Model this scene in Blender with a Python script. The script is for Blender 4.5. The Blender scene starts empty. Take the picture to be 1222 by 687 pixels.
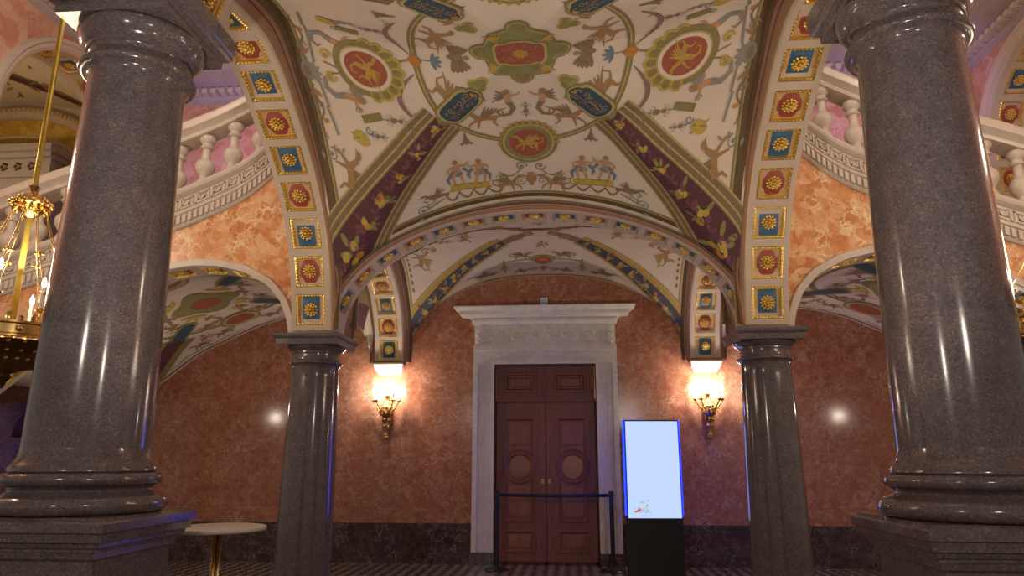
import bpy, math, random
from mathutils import Vector, Matrix
random.seed(7)
PI = math.pi
SC = bpy.context.scene
COL = SC.collection

# ------------------------------------------------------------------ mesh builder
class MB:
    def __init__(s): s.v, s.f, s.m, s.mats = [], [], [], []
    def mi(s, mat):
        if mat not in s.mats: s.mats.append(mat)
        return s.mats.index(mat)
    def vert(s, p): s.v.append((p[0], p[1], p[2])); return len(s.v) - 1
    def face(s, idx, mat): s.f.append(tuple(idx)); s.m.append(s.mi(mat))
    def quad(s, a, b, c, d, mat): s.face([s.vert(a), s.vert(b), s.vert(c), s.vert(d)], mat)
    def strip(s, rows, mat, close=False):
        ids = [[s.vert(p) for p in r] for r in rows]
        n = len(rows[0])
        for i in range(len(rows) - 1):
            for j in range(n if close else n - 1):
                k = (j + 1) % n
                s.face([ids[i][j], ids[i][k], ids[i + 1][k], ids[i + 1][j]], mat(j) if callable(mat) else mat)
        return ids
    def box(s, x0, x1, y0, y1, z0, z1, mat):
        b = len(s.v)
        for z in (z0, z1):
            for y in (y0, y1):
                for x in (x0, x1): s.v.append((x, y, z))
        for q in ((0, 2, 3, 1), (4, 5, 7, 6), (0, 1, 5, 4), (2, 6, 7, 3), (0, 4, 6, 2), (1, 3, 7, 5)):
            s.face([b + i for i in q], mat)
    def obox(s, c, ax, ay, az, mat):  # centre and three half-axis vectors
        c, ax, ay, az = Vector(c), Vector(ax), Vector(ay), Vector(az)
        b = len(s.v)
        for k in (-1, 1):
            for j in (-1, 1):
                for i in (-1, 1): s.vert(c + ax * i + ay * j + az * k)
        for q in ((0, 2, 3, 1), (4, 5, 7, 6), (0, 1, 5, 4), (2, 6, 7, 3), (0, 4, 6, 2), (1, 3, 7, 5)):
            s.face([b + i for i in q], mat)
    def ell(s, c, ax, ay, az, mat, nu=8, nv=5):
        c, ax, ay, az = Vector(c), Vector(ax), Vector(ay), Vector(az)
        rows = []
        for i in range(1, nv):
            t = PI * i / nv
            rows.append([c + az * math.cos(t) + (ax * math.cos(2 * PI * j / nu) + ay * math.sin(2 * PI * j / nu)) * math.sin(t) for j in range(nu)])
        ids = s.strip(rows, mat, True)
        a, b = s.vert(c + az), s.vert(c - az)
        for j in range(nu):
            k = (j + 1) % nu
            s.face([a, ids[0][k], ids[0][j]], mat); s.face([b, ids[-1][j], ids[-1][k]], mat)
    def lathe(s, prof, mat, c=(0, 0, 0), n=48, capa=True, capb=True):
        rows = [[(c[0] + r * math.cos(2 * PI * j / n), c[1] + r * math.sin(2 * PI * j / n), c[2] + z) for j in range(n)] for r, z in prof]
        ids = s.strip(rows, mat, True)
        if capa: s.face(ids[0][::-1], mat)
        if capb: s.face(ids[-1], mat)
    def sqlathe(s, prof, mat, c=(0, 0, 0)):
        rows = [[(c[0] + a * h, c[1] + b * h, c[2] + z) for a, b in ((-1, -1), (1, -1), (1, 1), (-1, 1))] for h, z in prof]
        ids = s.strip(rows, mat, True)
        s.face(ids[0][::-1], mat); s.face(ids[-1], mat)
    def tube(s, pts, r, mat, n=8):
        pts = [Vector(p) for p in pts]
        rows = []
        up = Vector((0, 0, 1))
        for i, p in enumerate(pts):
            t = (pts[min(i + 1, len(pts) - 1)] - pts[max(i - 1, 0)]).normalized()
            a = t.cross(up)
            if a.length < .2: a = t.cross(Vector((0, 1, 0)))
            a.normalize(); b = a.cross(t)
            rr = r[i] if isinstance(r, (list, tuple)) else r
            rows.append([p + (a * math.cos(2 * PI * j / n) + b * math.sin(2 * PI * j / n)) * rr for j in range(n)])
        ids = s.strip(rows, mat, True)
        s.face(ids[0][::-1], mat); s.face(ids[-1], mat)
    def panel(s, x0, x1, z0, z1, loops, mat, y=0, sg=-1):
        """nested rectangles facing -Y: loops = [(inset, proud)]"""
        rows = []
        for ins, d in loops:
            rows.append([(x0 + ins, y + sg * d, z0 + ins), (x1 - ins, y + sg * d, z0 + ins), (x1 - ins, y + sg * d, z1 - ins), (x0 + ins, y + sg * d, z1 - ins)])
        ids = s.strip(rows, mat, True)
        s.face(ids[-1], mat)
    def build(s, name, parent=None, smooth=False, mesh_only=False, autos=None):
        me = bpy.data.meshes.new(name)
        me.from_pydata([tuple(p) for p in s.v], [], s.f)
        for m in s.mats: me.materials.append(m)
        me.polygons.foreach_set('material_index', s.m)
        if smooth: me.polygons.foreach_set('use_smooth', [True] * len(s.f))
        me.update()
        if autos is not None:
            me.polygons.foreach_set('use_smooth', [True] * len(s.f))
            me.set_sharp_from_angle(angle=math.radians(autos))
        if mesh_only: return me
        return link(name, me, parent)

def link(name, me, parent=None):
    o = bpy.data.objects.new(name, me); COL.objects.link(o)
    if parent is not None: o.parent = parent
    return o
def thing(name, label, cat, loc=(0, 0, 0), group=None):
    o = bpy.data.objects.new(name, None); COL.objects.link(o)
    o.location = loc; o.empty_display_size = .1
    tag(o, label, cat, group); return o
def tag(o, label=None, cat=None, group=None, kind=None):
    if label: o['label'] = label
    if cat: o['category'] = cat
    if group: o['group'] = group
    if kind: o['kind'] = kind
    return o
def struct(o, label=None, cat=None):
    o['kind'] = 'structure'
    return tag(o, label, cat)

def tab(x, T):
    x = abs(x)
    if x >= T[-1][0]:
        (a, b), (c, d) = T[-2], T[-1]; return d + (x - c) * (d - b) / (c - a)
    n = len(T)
    for i in range(n - 1):
        if x <= T[i + 1][0]:
            x0, y0 = T[i]; x1, y1 = T[i + 1]; h = x1 - x0; t = max(0, (x - x0) / h)
            m0 = 0 if (i == 0 and x0 == 0) else ((y1 - T[i - 1][1]) / (x1 - T[i - 1][0]) if i else (y1 - y0) / h)
            m1 = (T[i + 2][1] - y0) / (T[i + 2][0] - x0) if i + 2 < n else (y1 - y0) / h * 1.1
            return (2*t**3 - 3*t*t + 1)*y0 + (t**3 - 2*t*t + t)*h*m0 + (-2*t**3 + 3*t*t)*y1 + (t**3 - t*t)*h*m1

# ------------------------------------------------------------------ materials
def rgb(r, g, b): return (r, g, b, 1)
def new_mat(name):
    m = bpy.data.materials.new(name); m.use_nodes = True
    nt = m.node_tree; b = nt.nodes['Principled BSDF']
    return m, nt, b
def N(nt, typ, **kw):
    n = nt.nodes.new(typ)
    for k, v in kw.items():
        if k in n.inputs: n.inputs[k].default_value = v
        else: setattr(n, k, v)
    return n
def L(nt, a, b): nt.links.new(a, b)
def ramp(nt, stops, fac=None, interp='LINEAR'):
    n = nt.nodes.new('ShaderNodeValToRGB'); n.color_ramp.interpolation = interp
    e = n.color_ramp.elements
    e[0].position, e[0].color = stops[0][0], stops[0][1]
    e[1].position, e[1].color = stops[-1][0], stops[-1][1]
    for p, c in stops[1:-1]:
        q = e.new(p); q.color = c
    if fac is not None: L(nt, fac, n.inputs['Fac'])
    return n
def mix(nt, fac, a, b, mode='MIX'):
    n = nt.nodes.new('ShaderNodeMix'); n.data_type = 'RGBA'; n.blend_type = mode
    for sock, v in ((n.inputs[0], fac), (n.inputs[6], a), (n.inputs[7], b)):
        if hasattr(v, 'links') or isinstance(v, bpy.types.NodeSocket): L(nt, v, sock)
        else: sock.default_value = v
    return n.outputs[2]

def plain(name, col, rough=.6, metal=0., vary=.08, scale=6., spec=.5, bump=0.):
    m, nt, b = new_mat(name)
    tc = N(nt, 'ShaderNodeTexCoord')
    no = N(nt, 'ShaderNodeTexNoise', Scale=scale, Detail=4.)
    L(nt, tc.outputs['Object'], no.inputs['Vector'])
    lo = tuple(c * (1 - vary) for c in col[:3]) + (1,); hi = tuple(min(1, c * (1 + vary)) for c in col[:3]) + (1,)
    r = ramp(nt, [(.3, lo), (.7, hi)], no.outputs['Fac'])
    L(nt, r.outputs['Color'], b.inputs['Base Color'])
    b.inputs['Roughness'].default_value = rough; b.inputs['Metallic'].default_value = metal
    b.inputs['Specular IOR Level'].default_value = spec
    if bump:
        bp = N(nt, 'ShaderNodeBump', Strength=bump, Distance=.01); L(nt, no.outputs['Fac'], bp.inputs['Height']); L(nt, bp.outputs['Normal'], b.inputs['Normal'])
    return m
def emit(name, col, st):
    m, nt, b = new_mat(name)
    b.inputs['Base Color'].default_value = rgb(.02, .02, .02)
    b.inputs['Emission Color'].default_value = rgb(*col); b.inputs['Emission Strength'].default_value = st
    return m

def breccia(name, stops, vein, scale=7., vein_w=.02, vein_amt=1., rough=.18, slabs=None, speck=None, warp=.5, cell=.45):
    """broken, veined marble: warped cells tinted one by one, pale veins between some of them"""
    m, nt, b = new_mat(name)
    tc = N(nt, 'ShaderNodeTexCoord')
    vec = tc.outputs['Object']
    if slabs:  # slab size w,h in the wall plane; every slab is cut from another part of the block
        sx = N(nt, 'ShaderNodeSeparateXYZ'); L(nt, vec, sx.inputs[0])
        ad = N(nt, 'ShaderNodeMath', operation='ADD'); L(nt, sx.outputs['X'], ad.inputs[0]); L(nt, sx.outputs['Y'], ad.inputs[1])
        cb = N(nt, 'ShaderNodeCombineXYZ'); L(nt, ad.outputs[0], cb.inputs['X']); L(nt, sx.outputs['Z'], cb.inputs['Y'])
        br = N(nt, 'ShaderNodeTexBrick', Scale=1., **{'Mortar Size': .0025, 'Brick Width': slabs[0], 'Row Height': slabs[1], 'Bias': 0.})
        br.inputs['Color1'].default_value = rgb(0, 0, 0); br.inputs['Color2'].default_value = rgb(1, 1, 1); br.inputs['Mortar'].default_value = rgb(.5, .5, .5)
        L(nt, cb.outputs[0], br.inputs['Vector'])
        sc_ = N(nt, 'ShaderNodeVectorMath', operation='SCALE'); L(nt, br.outputs['Color'], sc_.inputs[0]); sc_.inputs['Scale'].default_value = 9.
        av = N(nt, 'ShaderNodeVectorMath', operation='ADD'); L(nt, vec, av.inputs[0]); L(nt, sc_.outputs[0], av.inputs[1]); vec = av.outputs[0]
    n1 = N(nt, 'ShaderNodeTexNoise', Scale=scale * .7, Detail=5., Roughness=.6); L(nt, vec, n1.inputs['Vector'])
    wv = N(nt, 'ShaderNodeVectorMath', operation='SCALE'); L(nt, n1.outputs['Color'], wv.inputs[0]); wv.inputs['Scale'].default_value = warp
    a2 = N(nt, 'ShaderNodeVectorMath', operation='ADD'); L(nt, vec, a2.inputs[0]); L(nt, wv.outputs[0], a2.inputs[1]); wvec = a2.outputs[0]
    v1_ = N(nt, 'ShaderNodeTexVoronoi', Scale=scale); L(nt, wvec, v1_.inputs['Vector'])
    sp = N(nt, 'ShaderNodeSeparateColor'); L(nt, v1_.outputs['Color'], sp.inputs[0])
    n2 = N(nt, 'ShaderNodeTexNoise', Scale=scale * 1.3, Detail=8., Roughness=.65, Distortion=1.2); L(nt, vec, n2.inputs['Vector'])
    mm = N(nt, 'ShaderNodeMath', operation='MULTIPLY_ADD'); L(nt, sp.outputs[0], mm.inputs[0]); mm.inputs[1].default_value = cell
    m2 = N(nt, 'ShaderNodeMath', operation='MULTIPLY'); L(nt, n2.outputs['Fac'], m2.inputs[0]); m2.inputs[1].default_value = 1.05 - cell
    L(nt, m2.outputs[0], mm.inputs[2])
    col = ramp(nt, stops, mm.outputs[0]).outputs['Color']
    v2_ = N(nt, 'ShaderNodeTexVoronoi', Scale=scale * .8, feature='DISTANCE_TO_EDGE'); L(nt, wvec, v2_.inputs['Vector'])
    n3 = N(nt, 'ShaderNodeTexNoise', Scale=scale * .35, Detail=3.); L(nt, vec, n3.inputs['Vector'])
    ma = ramp(nt, [(.45, rgb(0, 0, 0)), (.6, rgb(1, 1, 1))], n3.outputs['Fac']).outputs['Color']
    ve = ramp(nt, [(0., rgb(1, 1, 1)), (vein_w, rgb(.55, .55, .55)), (vein_w * 2.2, rgb(0, 0, 0))], v2_.outputs['Distance']).outputs['Color']
    vf = mix(nt, 1., ve, ma, 'MULTIPLY')
    vf = mix(nt, 1., vf, rgb(vein_amt, vein_amt, vein_amt), 'MULTIPLY')
    sv = N(nt, 'ShaderNodeSeparateColor'); L(nt, vf, sv.inputs[0])
    col = mix(nt, sv.outputs[0], col, vein)
    if speck:
        v3 = N(nt, 'ShaderNodeTexVoronoi', Scale=scale * 2.6); L(nt, wvec, v3.inputs['Vector'])
        s3 = N(nt, 'ShaderNodeSeparateColor'); L(nt, v3.outputs['Color'], s3.inputs[0])
        k = ramp(nt, [(.9, rgb(0, 0, 0)), (.93, rgb(1, 1, 1))], s3.outputs[1]).outputs['Color']
        k2 = ramp(nt, [(.12, rgb(1, 1, 1)), (.25, rgb(0, 0, 0))], v3.outputs['Distance']).outputs['Color']
        kk = mix(nt, 1., k, k2, 'MULTIPLY'); s4 = N(nt, 'ShaderNodeSeparateColor'); L(nt, kk, s4.inputs[0])
        col = mix(nt, s4.outputs[0], col, speck)
    if slabs:
        fm = N(nt, 'ShaderNodeMath', operation='MULTIPLY'); L(nt, br.outputs['Fac'], fm.inputs[0]); fm.inputs[1].default_value = .35
        col = mix(nt, fm.outputs[0], col, rgb(.05, .02, .012))
    L(nt, col, b.inputs['Base Color'])
    b.inputs['Roughness'].default_value = rough
    return m

def granite(name, base, lt, dk, rough=.13):
    m, nt, b = new_mat(name)
    tc = N(nt, 'ShaderNodeTexCoord')
    v = N(nt, 'ShaderNodeTexVoronoi', Scale=110.); L(nt, tc.outputs['Object'], v.inputs['Vector'])
    s = N(nt, 'ShaderNodeSeparateColor'); L(nt, v.outputs['Color'], s.inputs[0])
    c1 = ramp(nt, [(0., dk), (.3, base), (.8, base), (1., lt)], s.outputs[0]).outputs['Color']
    n = N(nt, 'ShaderNodeTexNoise', Scale=7., Detail=6., Roughness=.7); L(nt, tc.outputs['Object'], n.inputs['Vector'])
    c2 = ramp(nt, [(.35, rgb(.82, .8, .84)), (.65, rgb(1.12, 1.1, 1.05))], n.outputs['Fac']).outputs['Color']
    c = mix(nt, 1., c1, c2, 'MULTIPLY')
    v2 = N(nt, 'ShaderNodeTexVoronoi', Scale=17.); L(nt, tc.outputs['Object'], v2.inputs['Vector'])
    k = ramp(nt, [(.07, rgb(1, 1, 1)), (.1, rgb(0, 0, 0))], v2.outputs['Distance']).outputs['Color']
    s2 = N(nt, 'ShaderNodeSeparateColor'); L(nt, v2.outputs['Color'], s2.inputs[0])
    k2 = ramp(nt, [(.88, rgb(0, 0, 0)), (.9, rgb(1, 1, 1))], s2.outputs[0]).outputs['Color']
    kk = mix(nt, 1., k, k2, 'MULTIPLY'); s3 = N(nt, 'ShaderNodeSeparateColor'); L(nt, kk, s3.inputs[0])
    c = mix(nt, s3.outputs[0], c, lt)
    L(nt, c, b.inputs['Base Color']); b.inputs['Roughness'].default_value = rough
    b.inputs['Coat Weight'].default_value = .3; b.inputs['Coat Roughness'].default_value = .05
    return m

def wood(name, a, c, rough=.35):
    m, nt, b = new_mat(name)
    tc = N(nt, 'ShaderNodeTexCoord'); mp = N(nt, 'ShaderNodeMapping'); mp.inputs['Scale'].default_value = (14, 14, 1.1)
    L(nt, tc.outputs['Object'], mp.inputs['Vector'])
    n = N(nt, 'ShaderNodeTexNoise', Scale=3., Detail=8., Distortion=.6); L(nt, mp.outputs[0], n.inputs['Vector'])
    r = ramp(nt, [(.3, a), (.7, c)], n.outputs['Fac'])
    L(nt, r.outputs['Color'], b.inputs['Base Color']); b.inputs['Roughness'].default_value = rough
    return m

M = {}
M['granite'] = granite('granite_polished', rgb(.150, .120, .126), rgb(.24, .195, .18), rgb(.095, .075, .082), .15)
M['red'] = breccia('red_marble', [(.25, rgb(.20, .06, .032)), (.45, rgb(.32, .115, .062)), (.6, rgb(.40, .165, .095)), (.78, rgb(.52, .27, .17))], rgb(.74, .58, .48), 9., .018, .6, .17, slabs=(1.35, .82), speck=rgb(.14, .05, .035), warp=.45, cell=.16)
M['orange'] = breccia('orange_marble', [(.12, rgb(.40, .13, .05)), (.38, rgb(.62, .25, .09)), (.6, rgb(.72, .37, .17)), (.8, rgb(.78, .52, .30))], rgb(.88, .72, .48), 10., .045, 1., .3, speck=rgb(.16, .06, .04), warp=.22)
M['pink'] = breccia('pink_marble', [(.1, rgb(.42, .15, .09)), (.45, rgb(.60, .29, .20)), (.8, rgb(.72, .45, .34))], rgb(.75, .6, .55), 4., .015, .5, .25)
M['lilac'] = breccia('lilac_marble', [(.1, rgb(.42, .20, .22)), (.45, rgb(.60, .36, .38)), (.8, rgb(.72, .5, .5))], rgb(.75, .62, .62), 6., .02, .6, .25)
M['gold_marble'] = breccia('amber_marble', [(.1, rgb(.40, .21, .02)), (.45, rgb(.58, .35, .05)), (.8, rgb(.72, .48, .12))], rgb(.8, .65, .4), 7., .02, .5, .3)
M['dark'] = breccia('dark_marble', [(.1, rgb(.022, .012, .012)), (.5, rgb(.06, .032, .030)), (.9, rgb(.12, .075, .065))], rgb(.42, .36, .33), 9., .014, .8, .16)
M['white'] = breccia('white_marble', [(.1, rgb(.62, .55, .47)), (.5, rgb(.74, .66, .58)), (.9, rgb(.82, .74, .66))], rgb(.42, .35, .33), 9., .012, .5, .3)
M['white2'] = plain('pale_stone', (.62, .54, .46), .35, vary=.06, scale=9)
M['cornice'] = plain('grey_stone_cornice', (.42, .36, .36), .5, vary=.08)
M['cream'] = plain('painted_plaster', (.68, .55, .43), .75, vary=.035, scale=3)
M['beige'] = plain('beige_plaster', (.60, .47, .355), .6, vary=.05, scale=5)
M['salmon'] = plain('salmon_band', (.33, .165, .095), .55, vary=.05)
M['brown'] = plain('brown_band', (.13, .065, .042), .55, vary=.06)
M['dkbrown'] = plain('dark_brown_band', (.125, .075, .032), .55, vary=.25, scale=60)
M['tan'] = plain('tan_field', (.60, .38, .16), .55, vary=.1, scale=20)
M['frame'] = plain('coffer_frame_plaster', (.42, .31, .21), .55)
M['cred'] = plain('coffer_red', (.36, .065, .05), .5, vary=.06)
M['cblue'] = plain('coffer_blue', (.045, .13, .23), .5, vary=.08)
M['gold'] = plain('gilding', (.88, .62, .17), .32, metal=.85, vary=.08)
M['brass'] = plain('brass', (.75, .50, .18), .22, metal=1., vary=.08)
M['rod'] = plain('gilded_rod', (.50, .36, .06), .45, metal=.6)
M['bronze'] = plain('dark_bronze', (.20, .12, .05), .35, metal=1., vary=.2, scale=40)
for k, c in dict(olive=(.25, .195, .075), gline=(.48, .36, .13), green=(.24, .225, .08), dkgreen=(.040, .075, .10), brick=(.33, .085, .05),
                 purple=(.105, .034, .038), mauve=(.17, .06, .075), figure=(.36, .20, .085), fleaf=(.24, .165, .09), fgrey=(.27, .24, .20), fblue=(.16, .20, .23),
                 yellow=(.48, .34, .06), fruit=(.50, .20, .03), ochre=(.45, .27, .05), navy=(.045, .05, .075), flesh=(.50, .27, .13),
                 skyb=(.09, .13, .15), mauve2=(.27, .15, .115), rib=(.27, .185, .085), rib2=(.21, .145, .075)).items():
    M[k] = plain('paint_' + k, c, .7, vary=.12, scale=25)
M['wood'] = wood('dark_walnut', rgb(.19, .058, .026), rgb(.33, .115, .052), .45)
M['wood2'] = wood('walnut_panel', rgb(.24, .080, .032), rgb(.38, .15, .06), .45)
M['amberwood'] = wood('amber_panelling', rgb(.36, .16, .04), rgb(.55, .28, .08), .4)
M['black'] = plain('black_plastic', (.012, .012, .014), .35)
M['belt'] = plain('black_belt', (.01, .01, .012), .7)
M['table'] = plain('white_table_top', (.62, .54, .47), .45, vary=.02)
M['candle'] = plain('white_candle', (.85, .8, .7), .4)
M['bulb'] = emit('bulb_glow', (1., .93, .80), 60.)
M['screen'] = None
def glassmat():
    m, nt, b = new_mat('window_glass')
    b.inputs['Base Color'].default_value = rgb(.55, .6, .62); b.inputs['Roughness'].default_value = .04
    b.inputs['Transmission Weight'].default_value = .9; b.inputs['IOR'].default_value = 1.3
    return m
M['glass'] = glassmat()
M['scr'] = emit('display_light', (.52, .66, 1.), 1.05)
M['blue_edge'] = emit('display_blue_edge', (.0, .005, 1.), 34.)
M['sign'] = plain('pale_blue_sign', (.62, .78, .95), .4)
M['signdk'] = plain('blue_sign_print', (.2, .33, .6), .4)

def floor_mat():
    m, nt, b = new_mat('mosaic_floor')
    tc = N(nt, 'ShaderNodeTexCoord')
    ck = N(nt, 'ShaderNodeTexChecker', Scale=9.); ck.inputs['Color1'].default_value = rgb(.035, .02, .02); ck.inputs['Color2'].default_value = rgb(.26, .19, .15)
    mp = N(nt, 'ShaderNodeMapping'); mp.inputs['Rotation'].default_value = (0, 0, PI / 4); L(nt, tc.outputs['Object'], mp.inputs['Vector']); L(nt, mp.outputs[0], ck.inputs['Vector'])
    v = N(nt, 'ShaderNodeTexVoronoi', Scale=70.); L(nt, tc.outputs['Object'], v.inputs['Vector'])
    c = mix(nt, .25, ck.outputs['Color'], v.outputs['Color'], 'MULTIPLY')
    L(nt, c, b.inputs['Base Color']); b.inputs['Roughness'].default_value = .25
    return m
M['floor'] = floor_mat()

# ------------------------------------------------------------------ vault surfaces (heights over the plan)
F1 = [(0, 4.40), (.6, 4.33), (1.21, 4.15), (1.81, 3.84), (2.15, 3.5)]
G1 = [(0, 5.38), (.3, 5.28), (.5, 5.14), (.87, 4.92), (1.16, 4.68), (1.52, 4.3), (1.8, 3.95), (2.15, 3.5)]
D1 = [(0, 4.92), (.28, 4.77), (.38, 4.69), (.49, 4.54), (.69, 4.25), (.89, 3.85), (1, 3.5)]
F2 = [(0, 4.46), (.6, 4.43), (1.23, 4.28), (1.78, 3.97), (2.0, 3.76), (2.15, 3.5)]
G2 = [(0, 4.62), (.4, 4.57), (.8, 4.4), (1.1, 4.15), (1.3, 3.9), (1.55, 3.5)]
D2 = [(0, 4.72), (.2, 4.68), (.4, 4.55), (.6, 4.33), (.8, 4.0), (.9, 3.8), (1, 3.5)]
def cross(hx, hy, F, G, D):
    def fn(x, y):
        if y < 0 and hy > 2: y *= .5     # the near half of the main vault rides higher
        u, v = abs(x) / hx, abs(y) / hy
        if v >= u:
            s = min(max((v - u) / max(1 - u, 1e-6), 0), 1.3); d = tab(min(u, 1), D); return d + (tab(x, F) - d) * s ** 1.6
        s = min(max((u - v) / max(1 - v, 1e-6), 0), 1.3); d = tab(min(v, 1), D); return d + (tab(y, G) - d) * s ** 1.8
    return fn
V1 = cross(2.15, 2.15, F1, G1, D1); YC1 = 5.4
V2 = cross(2.15, 1.55, F2, G2, D2); YC2 = 9.7
S2 = [(2.66, 2.6), (2.78, 2.95), (2.95, 3.55), (3.3, 3.8), (3.9, 3.87), (4.6, 3.73), (5.1, 3.52), (5.35, 3.4), (5.71, 3.22), (6.53, 2.62), (7.0, 2.5), (7.6, 2.6), (8.4, 2.8), (9.2, 2.75), (10, 2.3)]
G3 = [(0, 4.6), (.8, 4.38), (1.1, 4.1), (1.3, 3.8), (1.45, 3.45), (1.55, 3.1)]
def V3(x, y):
    u = min(max((abs(x) - 2.72) / 1.0, 0), 1); u = u * u * (3 - 2 * u)
    if u >= 1: return tab(abs(x), S2)
    return max(tab(max(abs(x), 2.80), S2), 3.0 * (1 - .12 * u) + (tab(min(abs(y), 1.55), G3) - 3.0) * (1 - .5 * u))

class Painter(MB):
    """paint laid on a vault, layer over layer, in plan coordinates about the vault's centre"""
    def __init__(s, fn, yc, lim, x_off=0):
        super().__init__(); s.fn, s.yc, s.lim = fn, yc, lim; s.lay = 1; s.T = None
    def on(s, x, y):
        x0, x1, y0, y1 = s.lim
        x = min(max(x, x0), x1); y = min(max(y, y0), y1)
        z = s.fn(x, y); h = .01
        gx = (s.fn(x + h, y) - s.fn(x - h, y)) / (2 * h); gy = (s.fn(x, y + h) - s.fn(x, y - h)) / (2 * h)
        k = (gx * gx + gy * gy + 1) ** .5; e = .0035 * s.lay
        return (x + gx / k * e, y + s.yc + gy / k * e, z - e / k)
    def tr(s, p):
        if s.T is None: return p
        x, y, sc, ang, mir = s.T
        a, b = p[0] * mir * sc, p[1] * sc
        c, d = math.cos(ang), math.sin(ang)
        return (x + a * c - b * d, y + a * d + b * c)
    def P(s, p): return s.on(*s.tr(p))
    def ribbon(s, pts, a, b, mat, step=.07):
        """strip between signed offsets a(t), b(t) of a polyline"""
        dens = [pts[0]]
        sc = s.T[2] if s.T else 1
        for p, q in zip(pts, pts[1:]):
            n = max(1, int(math.hypot(q[0] - p[0], q[1] - p[1]) * sc / step))
            dens += [(p[0] + (q[0] - p[0]) * i / n, p[1] + (q[1] - p[1]) * i / n) for i in range(1, n + 1)]
        m = len(dens); rows = []
        gap = max(abs((b(t) if callable(b) else b) - (a(t) if callable(a) else a)) for t in (0, .25, .5, .75, 1)) * sc
        k = 1 if gap < .045 else 2 * max(1, int(gap / .09))
        for i, p in enumerate(dens):
            q0, q1 = dens[max(i - 1, 0)], dens[min(i + 1, m - 1)]
            tx, ty = q1[0] - q0[0], q1[1] - q0[1]; l = math.hypot(tx, ty) or 1
            nx, ny = -ty / l, tx / l; t = i / max(m - 1, 1)
            A = a(t) if callable(a) else a; B = b(t) if callable(b) else b
            rows.append([s.P((p[0] + nx * (A + (B - A) * j / k), p[1] + ny * (A + (B - A) * j / k))) for j in range(k + 1)])
        s.strip(rows, mat)
    def st(s, pts, w, mat, w1=None, step=.07):
        w1 = w if w1 is None else w1
        s.ribbon(pts, lambda t: -(w + (w1 - w) * t) / 2, lambda t: (w + (w1 - w) * t) / 2, mat, step)
    def el(s, cx, cy, rx, ry, mat, rot=0, n=None, r0=0.):
        n = n or (28 if max(rx, ry) * (s.T[2] if s.T else 1) > .1 else 10)
        k = 1 + int(max(rx, ry) * (1 - r0) * (s.T[2] if s.T else 1) / .09)
        c, d = math.cos(rot), math.sin(rot); rows = []
        for i in range(k + 1):
            f = r0 + (1 - r0) * i / k; f = max(f, .001)
            rows.append([s.P((cx + rx * f * math.cos(2*PI*j/n) * c - ry * f * math.sin(2*PI*j/n) * d, cy + rx * f * math.cos(2*PI*j/n) * d + ry * f * math.sin(2*PI*j/n) * c)) for j in range(n)])
        s.strip(rows, mat, True)
    def star(s, cx, cy, rf, mat, n=48, sx=1, sy=1):
        """filled star-shaped outline radius rf(angle)"""
        rows = []
        for i in range(6):
            f = max(i / 5, .001)
            rows.append([s.P((cx + sx * rf(2*PI*j/n) * f * math.cos(2*PI*j/n), cy + sy * rf(2*PI*j/n) * f * math.sin(2*PI*j/n))) for j in range(n)])
        s.strip(rows, mat, True)
    def spiral(s, cx, cy, r, turns, a0, sg, mat, w=.02, dot=None):
        pts = [(cx + r * (1 - .85 * i / 22) * math.cos(a0 + sg * 2*PI*turns*i/22), cy + r * (1 - .85 * i / 22) * math.sin(a0 + sg * 2*PI*turns*i/22)) for i in range(23)]
        s.st(pts, w, mat, w * .6, .02)
        if dot: s.el(cx, cy, r * .25, r * .25, dot)
    def fan(s, cx, cy, r, ang, n, mat, spread=1.2, w=.3):
        for i in range(n):
            a = ang + spread * (i / (n - 1) - .5) * 2
            s.el(cx + math.cos(a) * r * .5, cy + math.sin(a) * r * .5, r * .5, r * w * .5, mat, a)
    # motifs: local +y is up; size about 1
    def person(s, cloth):
        f, g = M['flesh'], cloth
        s.el(0, .86, .085, .1, M['figure']); s.el(.0, .62, .12, .17, f)
        s.st([(-.06, .5), (-.1, .28), (-.16, 0)], .12, f, .06, .1); s.st([(.05, .5), (.14, .28), (.1, 0)], .12, f, .06, .1)
        s.st([(-.1, .72), (-.28, .68), (-.38, .84)], .07, f, .04, .1); s.st([(.1, .72), (.26, .6), (.22, .45)], .07, f, .04, .1)
        s.el(.02, .42, .2, .12, g, .3); s.st([(-.2, .6), (-.34, .42), (-.3, .2)], .12, g, .04, .1); s.st([(.15, .4), (.3, .25), (.26, .05)], .14, g, .05, .1)
    def bird(s, c):
        s.el(0, 0, .34, .14, c, .2); s.st([(.25, .05), (.42, .22), (.52, .2)], .1, c, .05, .1); s.el(.52, .22, .08, .06, c)
        s.st([(.58, .2), (.74, .14)], .05, c, .01, .1)
        for i in range(4): s.st([(-.02, .05), (-.18 - .09 * i, .48 - .09 * i)], .13, c, .03, .1)
        s.st([(-.25, -.03), (-.6, -.12)], .14, c, .2, .1); s.st([(.02, -.1), (.05, -.4)], .04, c, .03, .1); s.st([(.1, -.1), (.16, -.38)], .04, c, .03, .1)
    def griffin(s, c, c2):
        s.st([(-.42, .0), (-.1, .08), (.18, .1)], .2, c, .22, .1); s.st([(.16, .1), (.3, .34), (.44, .42)], .18, c, .1, .1); s.el(.46, .44, .12, .08, c)
        s.st([(.54, .44), (.64, .38)], .06, c, .02, .1)
        for i in range(5): s.st([(.05, .12), (-.1 - .12 * i, .6 - .06 * i)], .12, c2, .04, .1)
        s.st([(.2, .05), (.44, -.12), (.5, -.3)], .1, c, .05, .1); s.st([(.12, .0), (.2, -.34)], .1, c, .05, .1)
        s.st([(-.36, .0), (-.3, -.2), (-.42, -.36)], .12, c, .05, .1); s.st([(-.42, .02), (-.62, .14), (-.6, .36), (-.74, .4)], .07, c, .03, .1)
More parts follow.
